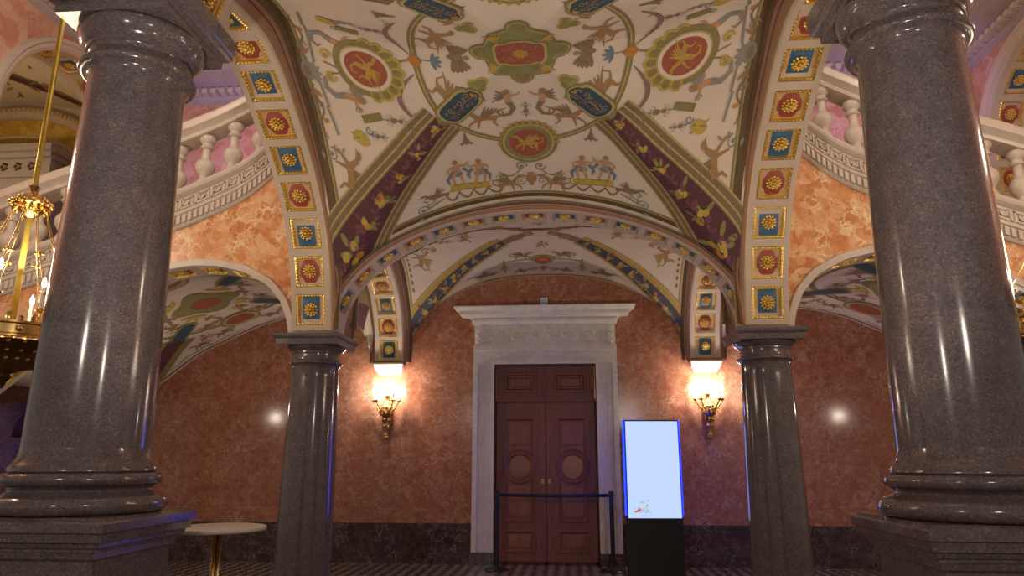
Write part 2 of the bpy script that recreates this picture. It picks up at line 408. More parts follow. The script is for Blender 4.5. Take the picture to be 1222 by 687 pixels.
    def putto(s, c2):
        f = M['flesh']
        s.el(0, .5, .1, .11, M['figure']); s.st([(0, .42), (.03, .1)], .18, f, .15, .1); s.st([(.05, .35), (.25, .4), (.34, .5)], .07, f, .04, .1); s.st([(-.04, .35), (-.2, .22)], .07, f, .04, .1)
        for i in range(4): s.st([(-.05, .36), (-.26 - .04 * i, .62 - .14 * i)], .12, c2, .03, .1)
        s.st([(.03, .12), (.14, -.12), (.02, -.34), (-.2, -.36), (-.28, -.22), (-.2, -.14)], .17, c2, .03, .1)
    def vase(s, c, c2):
        s.el(0, .12, .17, .2, c); s.st([(0, 0), (0, -.16)], .08, c, .16, .1); s.st([(0, .28), (0, .38)], .1, c, .24, .1)
        s.spiral(-.24, .16, .12, .9, 0, 1, c2, .035); s.spiral(.24, .16, .12, .9, PI, -1, c2, .035)
    def bell(s, c):
        s.ribbon([(0, .5), (0, .2), (0, -.1), (0, -.2)], lambda t: -(.03 + .3 * t * t), lambda t: .03 + .3 * t * t, c, .1)
        for i in range(3): s.st([(-.2 + .2 * i, -.2), (-.2 + .2 * i, -.3)], .06, c, .03, .1)
    def scroll(s, c, d=None):
        s.spiral(0, 0, .34, 1.3, PI, -1, c, .07, d); s.st([(-.34, 0), (-.38, .3), (-.2, .6), (-.3, .9)], .06, c, .03, .1)
        for x, y, a in ((-.4, .25, 2.6), (-.25, .55, .5), (-.36, .8, 2.4)): s.el(x, y, .16, .05, c, a)
        s.fan(.1, -.45, .26, -1.2, 4, c, .8)
    def tassel(s, c, c2):
        s.st([(0, .6), (0, -.6)], .03, c, .03, .1)
        for y, r in ((.45, .05), (.2, .09), (-.1, .12), (-.4, .06)): s.el(0, y, r, r * 1.3, c2 if r > .08 else c)
        for g in (-1, 1):
            s.spiral(g * .2, .3, .13, 1., PI/2, g, c, .025); s.spiral(g * .2, -.26, .14, 1., -PI/2, -g, c, .025)
    def at(s, x, y, sc, up, mir, fn, *a):
        """place a motif with its up pointing along angle up"""
        s.T = (x, y, sc, up - PI / 2, mir); fn(*a); s.T = None
    def flowers(s, x, y, r, k):
        rnd = random.Random(k)
        for i in range(9):
            a = rnd.uniform(0, 6.28); d = rnd.uniform(.3, 1.) * r
            s.el(x + math.cos(a) * d, y + math.sin(a) * d, r * .42, r * .17, M['green'] if i % 2 else M['mauve'], a)
        s.lay += 1
        for i in range(6):
            a = rnd.uniform(0, 6.28); d = rnd.uniform(0, .62) * r
            s.el(x + math.cos(a) * d, y + math.sin(a) * d, r * .27, r * .25, M[('yellow', 'fruit', 'yellow', 'ochre', 'mauve', 'yellow')[(i + k) % 6]], a)
        s.lay -= 1

def vault_mesh(P, nx, ny, mat):
    x0, x1, y0, y1 = P.lim; lay = P.lay; P.lay = 0
    X = [x0 + (x1 - x0) * i / nx for i in range(nx + 1)]; Y = [y0 + (y1 - y0) * j / ny for j in range(ny + 1)]
    ids = [[P.vert(P.on(x, y)) for x in X] for y in Y]
    for j in range(ny):
        for i in range(nx):
            a, b, c, d = ids[j][i], ids[j][i + 1], ids[j + 1][i + 1], ids[j + 1][i]
            if (X[i] + X[i + 1]) * (Y[j] + Y[j + 1]) > 0: P.face([a, b, c], mat); P.face([a, c, d], mat)
            else: P.face([a, b, d], mat); P.face([b, c, d], mat)
    P.lay = lay

# ------------------------------------------------------------------ main vault
def paint_main(P, far_only=False):
    vault_mesh(P, 110, 84, M['cream'])
    ring = [(.95 * math.cos(2*PI*i/72), .12 + 1.15 * math.sin(2*PI*i/72)) for i in range(73)]
    P.lay = 2; P.st(ring, .062, M['olive']); P.lay = 3; P.st(ring, .014, M['gline'])
    # edge lines round the four cells
    P.lay = 1
    for i in (0, 1, 3):
        a = [(-2.15, 2.07), (2.15, 2.07)]
        rot = lambda p, k=i: [(p[0], p[1]), (p[1], p[0]), (p[0], -p[1]), (-p[1], p[0])][k]
        k_ = .10 if i % 2 else .055; o_ = .055 if i % 2 else 0
        P.st([rot((q[0], q[1] + o_)) for q in a], k_, M['dkbrown']); P.st([rot((q[0], q[1] + o_ - k_ / 2 - .018)) for q in a], .028, M['olive']); P.st([rot((q[0], q[1] + o_ - k_ / 2 - .002)) for q in a], .012, M['gline'])
    for sx in (-1, 1):
        for sy in (1, -1):
            Y = (lambda y: y) if sy > 0 else (lambda y: -(y + .17) if y < 1.2 else -y)
            A = (sx * .80, Y(.80)); B = (sx * 2.2, sy * 2.2)
            if sy < 0: B = (sx * 1.02, -1.15)
            w = lambda t: .085 + .05 * t + .13 * t * t
            P.lay = 2; P.ribbon([A, B], lambda t: -(w(t) + .155), lambda t: w(t) + .155, M['rib'])
            P.lay = 3
            for g in (-1, 1):
                for o in (.013, .075, .14): P.ribbon([A, B], lambda t: g * (w(t) + o), lambda t: g * (w(t) + o + .014), M['gline'])
                P.ribbon([A, B], lambda t: g * (w(t) + .032), lambda t: g * (w(t) + .066), M['rib2'])
                P.ribbon([A, B], lambda t: g * (w(t) + .094), lambda t: g * (w(t) + .128), M['rib2'])
            P.ribbon([A, B], lambda t: -w(t), w, M['purple'])
            for k in range(12 if sy > 0 else 0):
                t = (k + .7) / 12.5; x = A[0] + (B[0] - A[0]) * t; y = A[1] + (B[1] - A[1]) * t; P.lay = 4
                if k % 2 == 0: P.flowers(x, y, (.075 + .045 * t + .06 * t * t), k + (7 if sx > 0 else 0) + (3 if sy > 0 else 0))
                else:
                    for q in range(4): P.el(x + .04 * math.cos(q * 1.57 + k), y + .04 * math.sin(q * 1.57 + k), .035, .016, M['mauve'], q * 1.57 + k)
            # blue cartouche where the rib meets the ring
            cx, cy = sx * .62, Y(.63); ang = math.atan2(sy, sx)
            def cart(th, a=.185, b=.112, e=0.):
                c, d = abs(math.cos(th)), abs(math.sin(th)); return 1 / ((c / (a + e)) ** 5 + (d / (b + e)) ** 5) ** .2
            P.T = (cx, cy, 1, ang, 1)
            P.lay = 4; P.star(0, 0, lambda t: cart(t, e=.048), M['olive'])
            P.el(-.19, 0, .10, .105, M['olive']); P.el(.18, 0, .10, .12, M['olive'])
            for g in (-1, 1): P.el(.16, g * .13, .035, .035, M['figure'])
            for g in (-1, 1): P.st([(-.15, g * .1), (-.19, g * .17)], .05, M['olive'], .01)
            P.lay = 5; P.star(0, 0, lambda t: cart(t, e=.03), M['gline']); P.el(-.19, 0, .082, .085, M['gline'])
            P.lay = 6; P.star(0, 0, lambda t: cart(t, e=.008), M['dkgreen']); P.el(-.19, 0, .068, .072, M['dkgreen'])
            P.lay = 7
            P.st([(-.22, 0), (-.1, .015), (0, -.015), (.15, 0)], .01, M['figure'], .01)
            for k in range(6): P.spiral(-.17 + .06 * k, .042 * (-1) ** k, .036, 1.2, k, (-1) ** k, M['figure'], .010)
            for k in range(6): P.el(-.19 + .065 * k, -.045 * (-1) ** k, .022, .012, M['fleaf'], k)
            P.fan(-.2, 0, .05, PI, 5, M['ochre'], 1., .3)
            P.T = None
    # centre medallion: lobed green panel with red field
    CY = -.035
    def quat(th, e=0.):
        c, d = abs(math.cos(th)), abs(math.sin(th))
        return min((.315 + e) / max(c * .93 + d * .37 * .93, 1e-6), (.34 + e) / max(d * .93 + c * .30, 1e-6), (.455 + e) / max(c * .74 + d * .74, 1e-6))
    P.lay = 4
    lobes = [(.325, CY, .115, .12), (-.325, CY, .115, .12), (0, CY + .36, .105, .10), (0, CY - .36, .105, .10)]
    for x, y, a_, b_ in lobes: P.el(x, y, a_, b_, M['olive'])
    P.star(0, CY, lambda t: quat(t, .02), M['olive'], 72)
    P.lay = 5
    for x, y, a_, b_ in lobes: P.el(x, y, a_ - .018, b_ - .018, M['gline'])
    P.star(0, CY, lambda t: quat(t), M['gline'], 72)
    P.lay = 6
    for x, y, a_, b_ in lobes: P.el(x, y, a_ - .028, b_ - .028, M['green'])
    P.star(0, CY, lambda t: quat(t, -.012), M['green'], 72)
    P.lay = 7
    for x, y, a_, b_ in lobes: P.fan(x * .93, CY + (y - CY) * .93, .085, math.atan2(y - CY, x), 7, M['olive'], 1.5, .35)
    for sx in (-1, 1):
        for sy in (-1, 1):
            P.st([(sx * .17, CY + sy * .16), (sx * .30, CY + sy * .27)], .012, M['gline'], .012)
            P.spiral(sx * .235, CY + sy * .13, .05, 1.2, 0, sx * sy, M['olive'], .016); P.spiral(sx * .13, CY + sy * .235, .05, 1.2, 1.5, -sx * sy, M['olive'], .016)
            P.fan(sx * .2, CY + sy * .2, .1, math.atan2(sy, sx) + .7, 4, M['ochre'], .7, .3)
    def oct_(th, s=1.):
        c, d = abs(math.cos(th)), abs(math.sin(th)); k = abs(math.sin(2 * th)) ** 8
        return s * min(.205 / max(c, 1e-6), .165 / max(d, 1e-6)) * (1 - .16 * k)
    P.lay = 8; P.star(0, CY, lambda t: oct_(t, 1.12), M['gline'], 72); P.lay = 9; P.star(0, CY, lambda t: oct_(t), M['brick'], 72)
    P.lay = 10
    for k in range(10): P.el(.045 * math.cos(k * PI / 5), CY + .045 * math.sin(k * PI / 5), .03, .014, M['ochre'], k * PI / 5)
    P.el(0, CY, .018, .018, M['fruit'])
    for a_, b_ in ((-1, -1), (1, -1), (1, 1), (-1, 1)):
        P.spiral(a_ * .12, CY + b_ * .075, .045, 1.3, 0, a_ * b_, M['figure'], .011); P.spiral(a_ * .06, CY + b_ * .11, .028, 1.2, 2, -a_ * b_, M['figure'], .009)
    for a_, b_ in ((-1, -1), (1, -1), (1, 1), (-1, 1)):   # yellow palmettes off the corners
        P.lay = 4; x, y = a_ * .40, CY + b_ * .40; an = math.atan2(b_, a_)
        c_, s_ = math.cos(an), math.sin(an)
        P.el(x - .03 * c_, y - .03 * s_, .07, .055, M['yellow'], an)
        for g in (-1, 1):
            P.el(x + .03 * c_ - g * .05 * s_, y + .03 * s_ + g * .05 * c_, .05, .045, M['yellow'])
            P.lay = 5; P.spiral(x + .035 * c_ - g * .052 * s_, y + .035 * s_ + g * .052 * c_, .036, 1.4, an + PI, g, M['green'], .012, M['fblue']); P.lay = 4
        P.lay = 5; P.fan(x - .08 * c_, y - .08 * s_, .12, an, 5, M['green'], .5, .22); P.lay = 4
        P.at(x + .12 * c_, y + .12 * s_, .17, an, a_ * b_, lambda: (P.st([(0, -.3), (.1, .1), (.0, .5)], .06, M['figure'], .02, .1), P.fan(0, .1, .6, 1.2, 4, M['figure'], .9, .3)))
    # roundels on the ring, towards the two cross arches
    for sy in (1, -1):
        cy = 1.27 if sy > 0 else -1.03
        P.lay = 4; P.el(0, cy, .30, .30, M['olive'], n=40); P.lay = 5; P.el(0, cy, .265, .265, M['gline'], n=40); P.lay = 6; P.el(0, cy, .245, .245, M['green'], n=40)
        P.el(0, cy, .215, .215, M['cream'], n=40); P.lay = 7; P.el(0, cy, .195, .195, M['brick'], n=40)
        P.lay = 8; P.at(-.01, cy + .02 * sy, .26, -PI / 2 if sy > 0 else PI / 2, 1, P.griffin, M['ochre'], M['ochre']); P.at(.04, cy, .2, -PI / 2, 1, P.putto, M['ochre'])
        for k in range(14):
            a = -PI * k / 13 if sy > 0 else PI * k / 13
            P.lay = 5; P.el(.295 * math.cos(a), cy + .295 * math.sin(a), .028, .02, M['ochre'], a)
    # large side roundels with gadrooned collars
    for sx in (-1, 1):
        cx, cy = sx * 1.43, .31
        P.lay = 4; P.el(cx, cy, .315, .27, M['olive'], n=44)
        for k in range(9):
            a = (0 if sx < 0 else PI) + (k - 4) * .36; P.el(cx + .29 * math.cos(a), cy + .25 * math.sin(a), .075, .06, M['yellow'], a)
            P.lay = 5; P.el(cx + .29 * math.cos(a), cy + .25 * math.sin(a), .045, .035, M['olive'], a); P.lay = 4
        P.lay = 6; P.el(cx, cy, .25, .215, M['gline'], n=44); P.lay = 7; P.el(cx, cy, .235, .20, M['cream'], n=44); P.lay = 8; P.el(cx, cy, .20, .165, M['brick'], n=44)
        P.lay = 9; P.at(cx, cy, .24, PI if sx > 0 else 0, 1, P.griffin, M['ochre'], M['ochre']); P.at(cx + .06 * sx, cy, .22, PI if sx > 0 else 0, 1, P.putto, M['ochre'])
        # small square jewel on the ring, and the eagle inside it
        P.lay = 4; P.el(sx * .95, .15, .07, .09, M['figure'], n=4); P.lay = 5; P.el(sx * .95, .15, .05, .05, M['fruit'])
        P.lay = 3; P.at(sx * .58, .07, .36, 0 if sx < 0 else PI, 1, lambda: (P.el(0, 0, .1, .2, M['fleaf']), P.fan(0, 0, .5, .3, 5, M['fleaf'], .5), P.fan(0, 0, .5, PI - .3, 5, M['fleaf'], .5), P.el(0, .28, .07, .08, M['figure'])))
        P.at(sx * .80, .14, .17, PI if sx > 0 else 0, 1, lambda: (P.fan(0, 0, .6, PI / 2, 5, M['fblue'], 1.2), P.st([(0, 0), (0, -.8)], .05, M['fleaf'], .03)))
        P.st([(sx * 1.02, .16), (sx * 1.12, .2)], .02, M['figure'], .02)
        for sg in (-1, 1):
            P.at(sx * .74, .14 + sg * .38, .33, (0 if sx < 0 else PI) + .4 * sg * sx, sg * sx, P.griffin, M['figure'], M['figure'])
            # crescents, trumpets and their ribbons outside the ring
            cr = [(sx * (.985 + .17 * math.sin(PI * q / 12)), .20 + sg * (.10 + .54 * q / 12)) for q in range(13)]
            P.ribbon(cr, lambda t: -.004, lambda t: .004 + .04 * math.sin(PI * t), M['mauve2'])
            P.st([(sx * 1.05, .2 + sg * .5), (sx * 1.1, .2 + sg * .56), (sx * 1.04, .2 + sg * .6), (sx * 1.1, .2 + sg * .66)], .012, M['fgrey'], .008, .03)
            P.at(sx * 1.07, .16 + sg * .72, .24, PI / 2 * (1 + sx), 1, P.bell, M['fleaf'])
            P.at(sx * 1.26, .30 + sg * .50, .22, 0, 1, P.tassel, M['fgrey'], M['fleaf'])
            # plaque, shield and lines
            P.st([(sx * 1.40, .34 + sg * .43), (sx * 1.60, .36 + sg * .47)], .075, M['olive'], .075)
            P.el(sx * 1.66, .40 + sg * .60, .085, .06, M['yellow'], .5); P.st([(sx * 1.60, .40 + sg * .57), (sx * 1.74, .40 + sg * .62)], .018, M['olive'], .018); P.st([(sx * 1.58, .40 + sg * .64), (sx * 1.76, .40 + sg * .56)], .02, M['figure'], .008)
            P.at(sx * 1.76, .36 + sg * .24, .40, PI / 2 * (1 + sx) - sx * .2, sg * sx, P.putto, M['fgrey'])
            P.spiral(sx * 1.82, .37 + sg * .09, .055, 1.3, 0, sg, M['yellow'], .024, M['fruit'])
            P.at(sx * 1.46, .36 + sg * .60, .16, PI / 2 * (1 + sx), 1, P.tassel, M['fblue'], M['fleaf']); P.spiral(sx * 1.56, .36 + sg * .56, .04, 1.2, 0, sg, M['fblue'], .014); P.spiral(sx * 1.62, .33 + sg * .42, .035, 1.2, 0, -sg, M['fblue'], .012)
            P.st([(sx * 1.72, .4 + sg * .02), (sx * 1.86, .4 + sg * .05)], .012, M['fleaf'], .012)
            P.st([(sx * 1.96, .40 + sg * .02), (sx * 1.93, .4 + sg * .38), (sx * 1.95, .4 + sg * .38), (sx * 1.90, .4 + sg * .62)], .024, M['fgrey'], .024)
            P.st([(sx * (2.03 + .035 * math.sin(q * .9)), .48 + sg * (.1 + .045 * q)) for q in range(12)], .026, M['fleaf'], .012, .03); P.fan(sx * 2.03, .48 + sg * .15, .09, sg * PI / 2, 3, M['figure'], .7)
            P.spiral(sx * 2.04, .5 + sg * .25, .055, 1.1, 0, sg, M['fgrey'], .016); P.el(sx * 2.0, .5 + sg * .42, .028, .022, M['fruit'])
        P.el(sx * 2.04, .47, .07, .085, M['fgrey']); P.el(sx * 2.05, .47, .04, .05, M['fleaf']); P.fan(sx * 2.0, .47, .1, 0 if sx < 0 else PI, 5, M['fgrey'], 1.2)
        for sg in (-1, 1):
            yy = 1.32 if sg > 0 else -.80
            P.at(sx * 1.88, yy, .34, PI / 2 * (1 + sx), -sg * sx, P.griffin, M['figure'], M['fleaf'])
            P.at(sx * 2.02, yy - sg * .12, .17, PI / 2 * (1 + sx), sg * sx, P.scroll, M['fgrey'], M['fblue'])
    # cells towards the cross arches: putti, winged horses, platforms with figures, garlands, urn
    for sy in (1,):
        up = -PI / 2 if sy > 0 else PI / 2
        Y = (lambda y: y) if sy > 0 else (lambda y: -(y - .12) if y < 1.5 else -y)
        P.lay = 3
        for sx in (-1, 1):
            P.at(sx * .17, Y(.74), .38, up, sx * sy, P.putto, M['fleaf'])
            P.at(sx * .42, Y(.90), .32, up, -sx * sy, P.griffin, M['figure'], M['fleaf'])
            P.at(sx * .63, Y(1.16), .24, up, 1, P.bell, M['fleaf'])
            P.st([(sx * .88, Y(1.80)), (sx * .46, Y(1.845))], .085, M['yellow'], .085); P.st([(sx * .90, Y(1.835)), (sx * .44, Y(1.88))], .02, M['figure'], .02); P.st([(sx * .86, Y(1.765)), (sx * .49, Y(1.81))], .02, M['olive'], .02)
            P.lay = 4
            P.at(sx * .79, Y(1.76), .36, up, -sx * sy, P.person, M['fblue']); P.at(sx * .545, Y(1.79), .36, up, sx * sy, P.person, M['fblue'])
            P.lay = 3
            xs = [.95, .80, .64, .48, .30]
            for a, b in zip(xs, xs[1:]):
                g = [(sx * (a + (b - a) * t / 10), Y(1.87 + .025 * (1 - a) + .085 * math.sin(PI * t / 10))) for t in range(11)]; P.ribbon(g, lambda t: -.006, lambda t: .006 + .016 * math.sin(PI * t), M['fleaf'], .03)
                P.el(sx * b, Y(1.88), .018, .018, M['figure'])
            P.st([(sx * (.32 - .22 * q / 8), Y(1.72 + .07 * math.sin(PI * q / 8) - .05 * q / 8)) for q in range(9)], .018, M['fleaf'], .012, .03)
            P.at(sx * .33, Y(1.80), .2, up, 1, P.tassel, M['figure'], M['yellow'])
            P.at(sx * .25, Y(1.90), .28, up, sx * sy, P.griffin, M['figure'], M['fleaf'])
            P.at(sx * 1.06, Y(1.83), .25, up, -sx * sy, P.bird, M['fleaf'])
            P.st([(sx * .97, Y(1.9)), (sx * 1.12, Y(1.96)), (sx * 1.2, Y(1.98))], .014, M['fleaf'], .014)
            P.at(sx * 1.22, Y(1.97), .20, up, -sx * sy, P.scroll, M['fgrey'], M['fblue'])
            P.spiral(sx * .10, Y(1.63), .065, 1.3, 0, sx, M['fgrey'], .018, M['fblue']); P.spiral(sx * .12, Y(1.86), .05, 1.2, 0, -sx, M['fgrey'], .014)
        P.at(0, Y(1.86), .36, up, 1, P.vase, M['figure'], M['fgrey'])
        P.at(0, Y(.80), .2, up, 1, P.tassel, M['fblue'], M['fleaf'])

P1 = Painter(V1, YC1, (-2.2, 2.2, -1.16, 2.2)); paint_main(P1)
struct(P1.build('ceiling'), 'painted main vault with centre medallion and four purple flowered ribs', 'ceiling')

def paint_back(P):
    vault_mesh(P, 88, 87, M['cream'])
    for sx in (-1, 1):
        for sy in (1, -1):
            A = (sx * .56, sy * .33); B = (sx * 2.2, sy * 1.60)
            w = lambda t: .05 + .075 * t
            P.lay = 2; P.ribbon([A, B], lambda t: -(w(t) + .085), lambda t: w(t) + .085, M['ochre'])
            P.lay = 3
            for g in (-1, 1): P.ribbon([A, B], lambda t: g * (w(t) + .055), lambda t: g * (w(t) + .07), M['gline'])
            P.ribbon([A, B], lambda t: -w(t), w, M['navy'])
            for k in range(9):
                t = (k + .6) / 9.2; P.lay = 4; P.flowers(A[0] + (B[0] - A[0]) * t, A[1] + (B[1] - A[1]) * t, .065 + .05 * t, k)
            P.lay = 3; P.st([(sx * .12, sy * .02), (sx * .3, sy * .15), (sx * .56, sy * .33)], .11, M['fleaf'], .12)
            P.lay = 4; P.fan(sx * .32, sy * .16, .13, math.atan2(sy, sx), 5, M['figure']); P.fan(sx * .15, sy * .05, .12, math.atan2(sy, sx), 5, M['flesh'])
            P.lay = 2
            up = PI / 2 * (1 + sx)
            P.at(sx * 1.45, sy * .22, .28, up, sy * sx, P.tassel, M['ochre'], M['figure']); P.at(sx * 1.15, sy * .14, .24, up, sy * sx, P.griffin, M['figure'], M['ochre'])
            P.at(sx * 1.88, sy * .62, .33, up, -sy * sx, P.griffin, M['figure'], M['ochre']); P.at(sx * 1.72, sy * .4, .24, up, -sy * sx, P.putto, M['figure'])
            for k in range(12): P.el(sx * 2.06, sy * .1 * k, .02, .03, M['fleaf'])
            P.st([(sx * 2.12, 0), (sx * 2.12, sy * 1.5)], .03, M['ochre'], .03)
            P.lay = 3
    for sy in (1, -1):
        up = -PI / 2 * sy
        P.lay = 2; P.st([(-.2, -.12 * 1), (.2, -.12)], .09, M['brick'], .09)
        P.el(0, sy * 1.0, .185, .15, M['olive'], n=30); P.lay = 3; P.el(0, sy * 1.0, .16, .13, M['gline'], n=30); P.lay = 4; P.el(0, sy * 1.0, .14, .11, M['brick'], n=30)
        P.lay = 5; P.at(0, sy * 1.0, .14, up, 1, P.griffin, M['fruit'], M['fruit']); P.lay = 2
        P.at(0, sy * .62, .26, up, 1, P.person, M['fgrey'])
        P.at(0, sy * 1.32, .3, up, 1, P.vase, M['figure'], M['fleaf'])
        P.st([(-2.1, sy * 1.5), (2.1, sy * 1.5)], .03, M['olive'], .03)
        for sx in (-1, 1):
            P.st([(sx * .18, sy * 1.0), (sx * .62, sy * 1.04)], .03, M['olive'], .02); P.at(sx * .32, sy * .90, .30, up, sx * sy, P.griffin, M['figure'], M['fleaf'])
            P.at(sx * .62, sy * 1.16, .36, up, 1, P.tassel, M['fleaf'], M['ochre']); P.at(sx * .34, sy * 1.36, .22, up, sx * sy, P.bird, M['fleaf'])
            P.st([(sx * .05, sy * .7), (sx * .28, sy * .9)], .01, M['fleaf'], .01); P.at(sx * 1.0, sy * 1.30, .34, up, -sx * sy, P.bird, M['fleaf'])
            P.spiral(sx * .16, sy * 1.32, .06, 1.2, 0, sx, M['fleaf'], .02); P.spiral(sx * .8, sy * 1.33, .06, 1.2, 0, sx, M['fleaf'], .02)
P2 = Painter(V2, YC2, (-2.2, 2.2, -44 * 1.55 / 43, 1.55)); paint_back(P2)
struct(P2.build('ceiling'), 'smaller painted vault before the wooden double door', 'ceiling')

def paint_side(P, sx):
    vault_mesh(P, 130, 50, M['cream'])
    cx, cy = sx * 4.72, -.30
    up = -PI / 2
    ring = [(cx + 1.05 * math.cos(2*PI*i/60), cy + 1.08 * math.sin(2*PI*i/60)) for i in range(61)]
    P.lay = 2; P.st(ring, .065, M['olive'])
    P.lay = 3
    P.star(cx, cy, lambda t: .40 * (1 - .16 * math.cos(4 * t + PI)), M['olive'], 48); P.lay = 4; P.star(cx, cy, lambda t: .33 * (1 - .14 * math.cos(4 * t + PI)), M['green'], 48); P.lay = 5; P.star(cx, cy, lambda t: .2, M['brick'], 24)
    for a in range(4):
        an = PI / 4 + a * PI / 2; P.lay = 3; P.fan(cx + .42 * math.cos(an), cy + .42 * math.sin(an), .2, an, 4, M['yellow'])
        P.T = (cx + .95 * math.cos(an), cy + .95 * math.sin(an), 1, an, 1)
        P.lay = 4; P.star(0, 0, lambda t: 1 / ((abs(math.cos(t)) / .32) ** 5 + (abs(math.sin(t)) / .13) ** 5) ** .2, M['olive'], 40); P.lay = 5; P.star(0, 0, lambda t: 1 / ((abs(math.cos(t)) / .27) ** 5 + (abs(math.sin(t)) / .09) ** 5) ** .2, M['dkgreen'], 40)
        P.T = None
        A = (cx + 1.2 * math.cos(an), cy + 1.2 * math.sin(an)); B = (cx + 2.6 * math.cos(an), cy + 2.3 * math.sin(an))
        P.lay = 3; P.ribbon([A, B], -.27, .27, M['olive']); P.lay = 4; P.ribbon([A, B], -.13, .13, M['purple'])
    for y in (cy + 1.09, cy - 1.09):
        P.lay = 3; P.el(cx, y, .30, .28, M['olive'], n=36); P.lay = 4; P.el(cx, y, .26, .24, M['gline'], n=36); P.lay = 5; P.el(cx, y, .21, .19, M['brick'], n=36)
    P.lay = 2
    for g in (-1, 1):
        P.lay = 3; P.el(cx + g * 1.45, cy, .3, .3, M['olive'], n=30); P.lay = 4; P.el(cx + g * 1.45, cy, .22, .22, M['brick'], n=30); P.lay = 2
        P.at(cx + g * .2, .42, .34, up, g, P.putto, M['fleaf']); P.at(cx + g * .42, .62, .26, up, -g, P.griffin, M['figure'], M['fleaf'])
        P.at(cx + g * .62, 1.08, .30, up, -g, P.person, M['fleaf']); P.at(cx + g * .4, 1.12, .28, up, -g, P.griffin, M['fleaf'], M['fleaf']); P.at(cx + g * .8, 1.2, .26, up, -g, P.griffin, M['fleaf'], M['fleaf'])
        P.st([(cx + g * (.2 + .15 * i), 1.30 + (.06 if i % 2 else 0)) for i in range(9)], .018, M['fleaf'], .018)
        P.at(cx + g * .55, cy, .3, PI if g > 0 else 0, 1, P.bird, M['fleaf']); P.at(cx + g * .7, cy + .35, .3, PI if g > 0 else 0, g, P.griffin, M['fleaf'], M['fleaf']); P.at(cx + g * .7, cy - .35, .3, PI if g > 0 else 0, g, P.griffin, M['fleaf'], M['fleaf'])
        P.at(cx + g * 1.3, .9, .3, up, g, P.scroll, M['fleaf']); P.at(cx + g * 1.2, .5, .3, up, g, P.bell, M['fleaf'])
    P.st([(sx * 2.9, 1.46), (sx * 6.6, 1.46)], .04, M['dkbrown'], .04)
for sx, nm, lb in ((-1, 'ceiling', 'painted vault below the stair, behind the table side columns'), (1, 'ceiling', 'painted vault below the stair on the display screen side')):
    x0, x1 = (2.70, 9.9)
    P3 = Painter(V3, YC2, (-x1, -x0, -1.7, 1.55) if sx < 0 else (x0, x1, -1.7, 1.55)); paint_side(P3, sx)
    struct(P3.build(nm), lb, 'ceiling')

# ------------------------------------------------------------------ coffers and arches
def rosette_mesh():
    m = MB()
    for ring, (n, r, l, w, h) in enumerate(((12, .062, .020, .0165, .014), (9, .036, .020, .014, .018))):
        for k in range(n):
            a = 2 * PI * (k + .5 * ring) / n; e = Vector((math.cos(a), math.sin(a), 0)); t = Vector((-math.sin(a), math.cos(a), 0))
            m.ell(e * r + Vector((0, 0, .016 + .012 * ring)), e * l, t * w, Vector((0, 0, h)) + e * .006, M['gold'], 7, 4)
    m.ell((0, 0, .035), (.02, 0, 0), (0, .02, 0), (0, 0, .02), M['gold'], 8, 4)
    return m.build('rosette', mesh_only=True, smooth=True)
ROS = rosette_mesh()
def coffer_mesh(kind, pale=False):
    m = MB(); h = .16; gd = M['gold'] if not pale else M['frame']
    m.quad((-h, -h, .002), (h, -h, .002), (h, h, .002), (-h, h, .002), M['tan'] if not pale else M['frame'])
    col = M['cblue'] if kind == 'blue' else M['cred']
    out = []
    n = 48
    for j in range(n):
        th = 2 * PI * j / n; c, s_ = abs(math.cos(th)), abs(math.sin(th))
        if kind == 'blue':   # long octagon with softened waist
            r = min(.100 / max(c, 1e-6), .136 / max(s_, 1e-6), .158 / max(c * .82 + s_ * .57, 1e-6))
        else:                # square with scooped corners
            r = min(.112 / max(c, 1e-6), .126 / max(s_, 1e-6)); k = abs(math.sin(2 * th)) ** 7; r *= 1 - .27 * k
        out.append((r * math.cos(th), r * math.sin(th)))
    ids = [m.vert((x, y, .006)) for x, y in out]; ctr = m.vert((0, 0, .006))
    for j in range(n): m.face([ctr, ids[j], ids[(j + 1) % n]], col)
    ids2 = [m.vert((x * 1.05, y * 1.05, .002)) for x, y in out]
    for j in range(n): m.face([ids[j], ids2[j], ids2[(j + 1) % n], ids[(j + 1) % n]], M['tan'])
    for a in range(4):
        c, s_ = math.cos(a * PI / 2), math.sin(a * PI / 2)
        R = lambda x, y, z: (x * c - y * s_, x * s_ + y * c, z)
        m.strip([[R(-h, h, .0), R(h, h, .0)], [R(-h, h, .030), R(h, h, .030)], [R(-h + .019, h - .019, .024), R(h - .019, h - .019, .024)], [R(-h + .025, h - .025, .002), R(h - .025, h - .025, .002)]], gd)
        for k in range(8):
            u = -h + .02 + (2 * h - .04) * (k + .5) / 8
            m.ell(R(u, h - .011, .028), Vector(R(.0155, 0, 0)), Vector(R(0, .012, 0)), (0, 0, .011), gd, 6, 4)
    return m.build('coffer', mesh_only=True, autos=40)
COF = {'blue': coffer_mesh('blue'), 'red': coffer_mesh('red')}
COFP = {'blue': coffer_mesh('blue', True), 'red': coffer_mesh('red', True)}

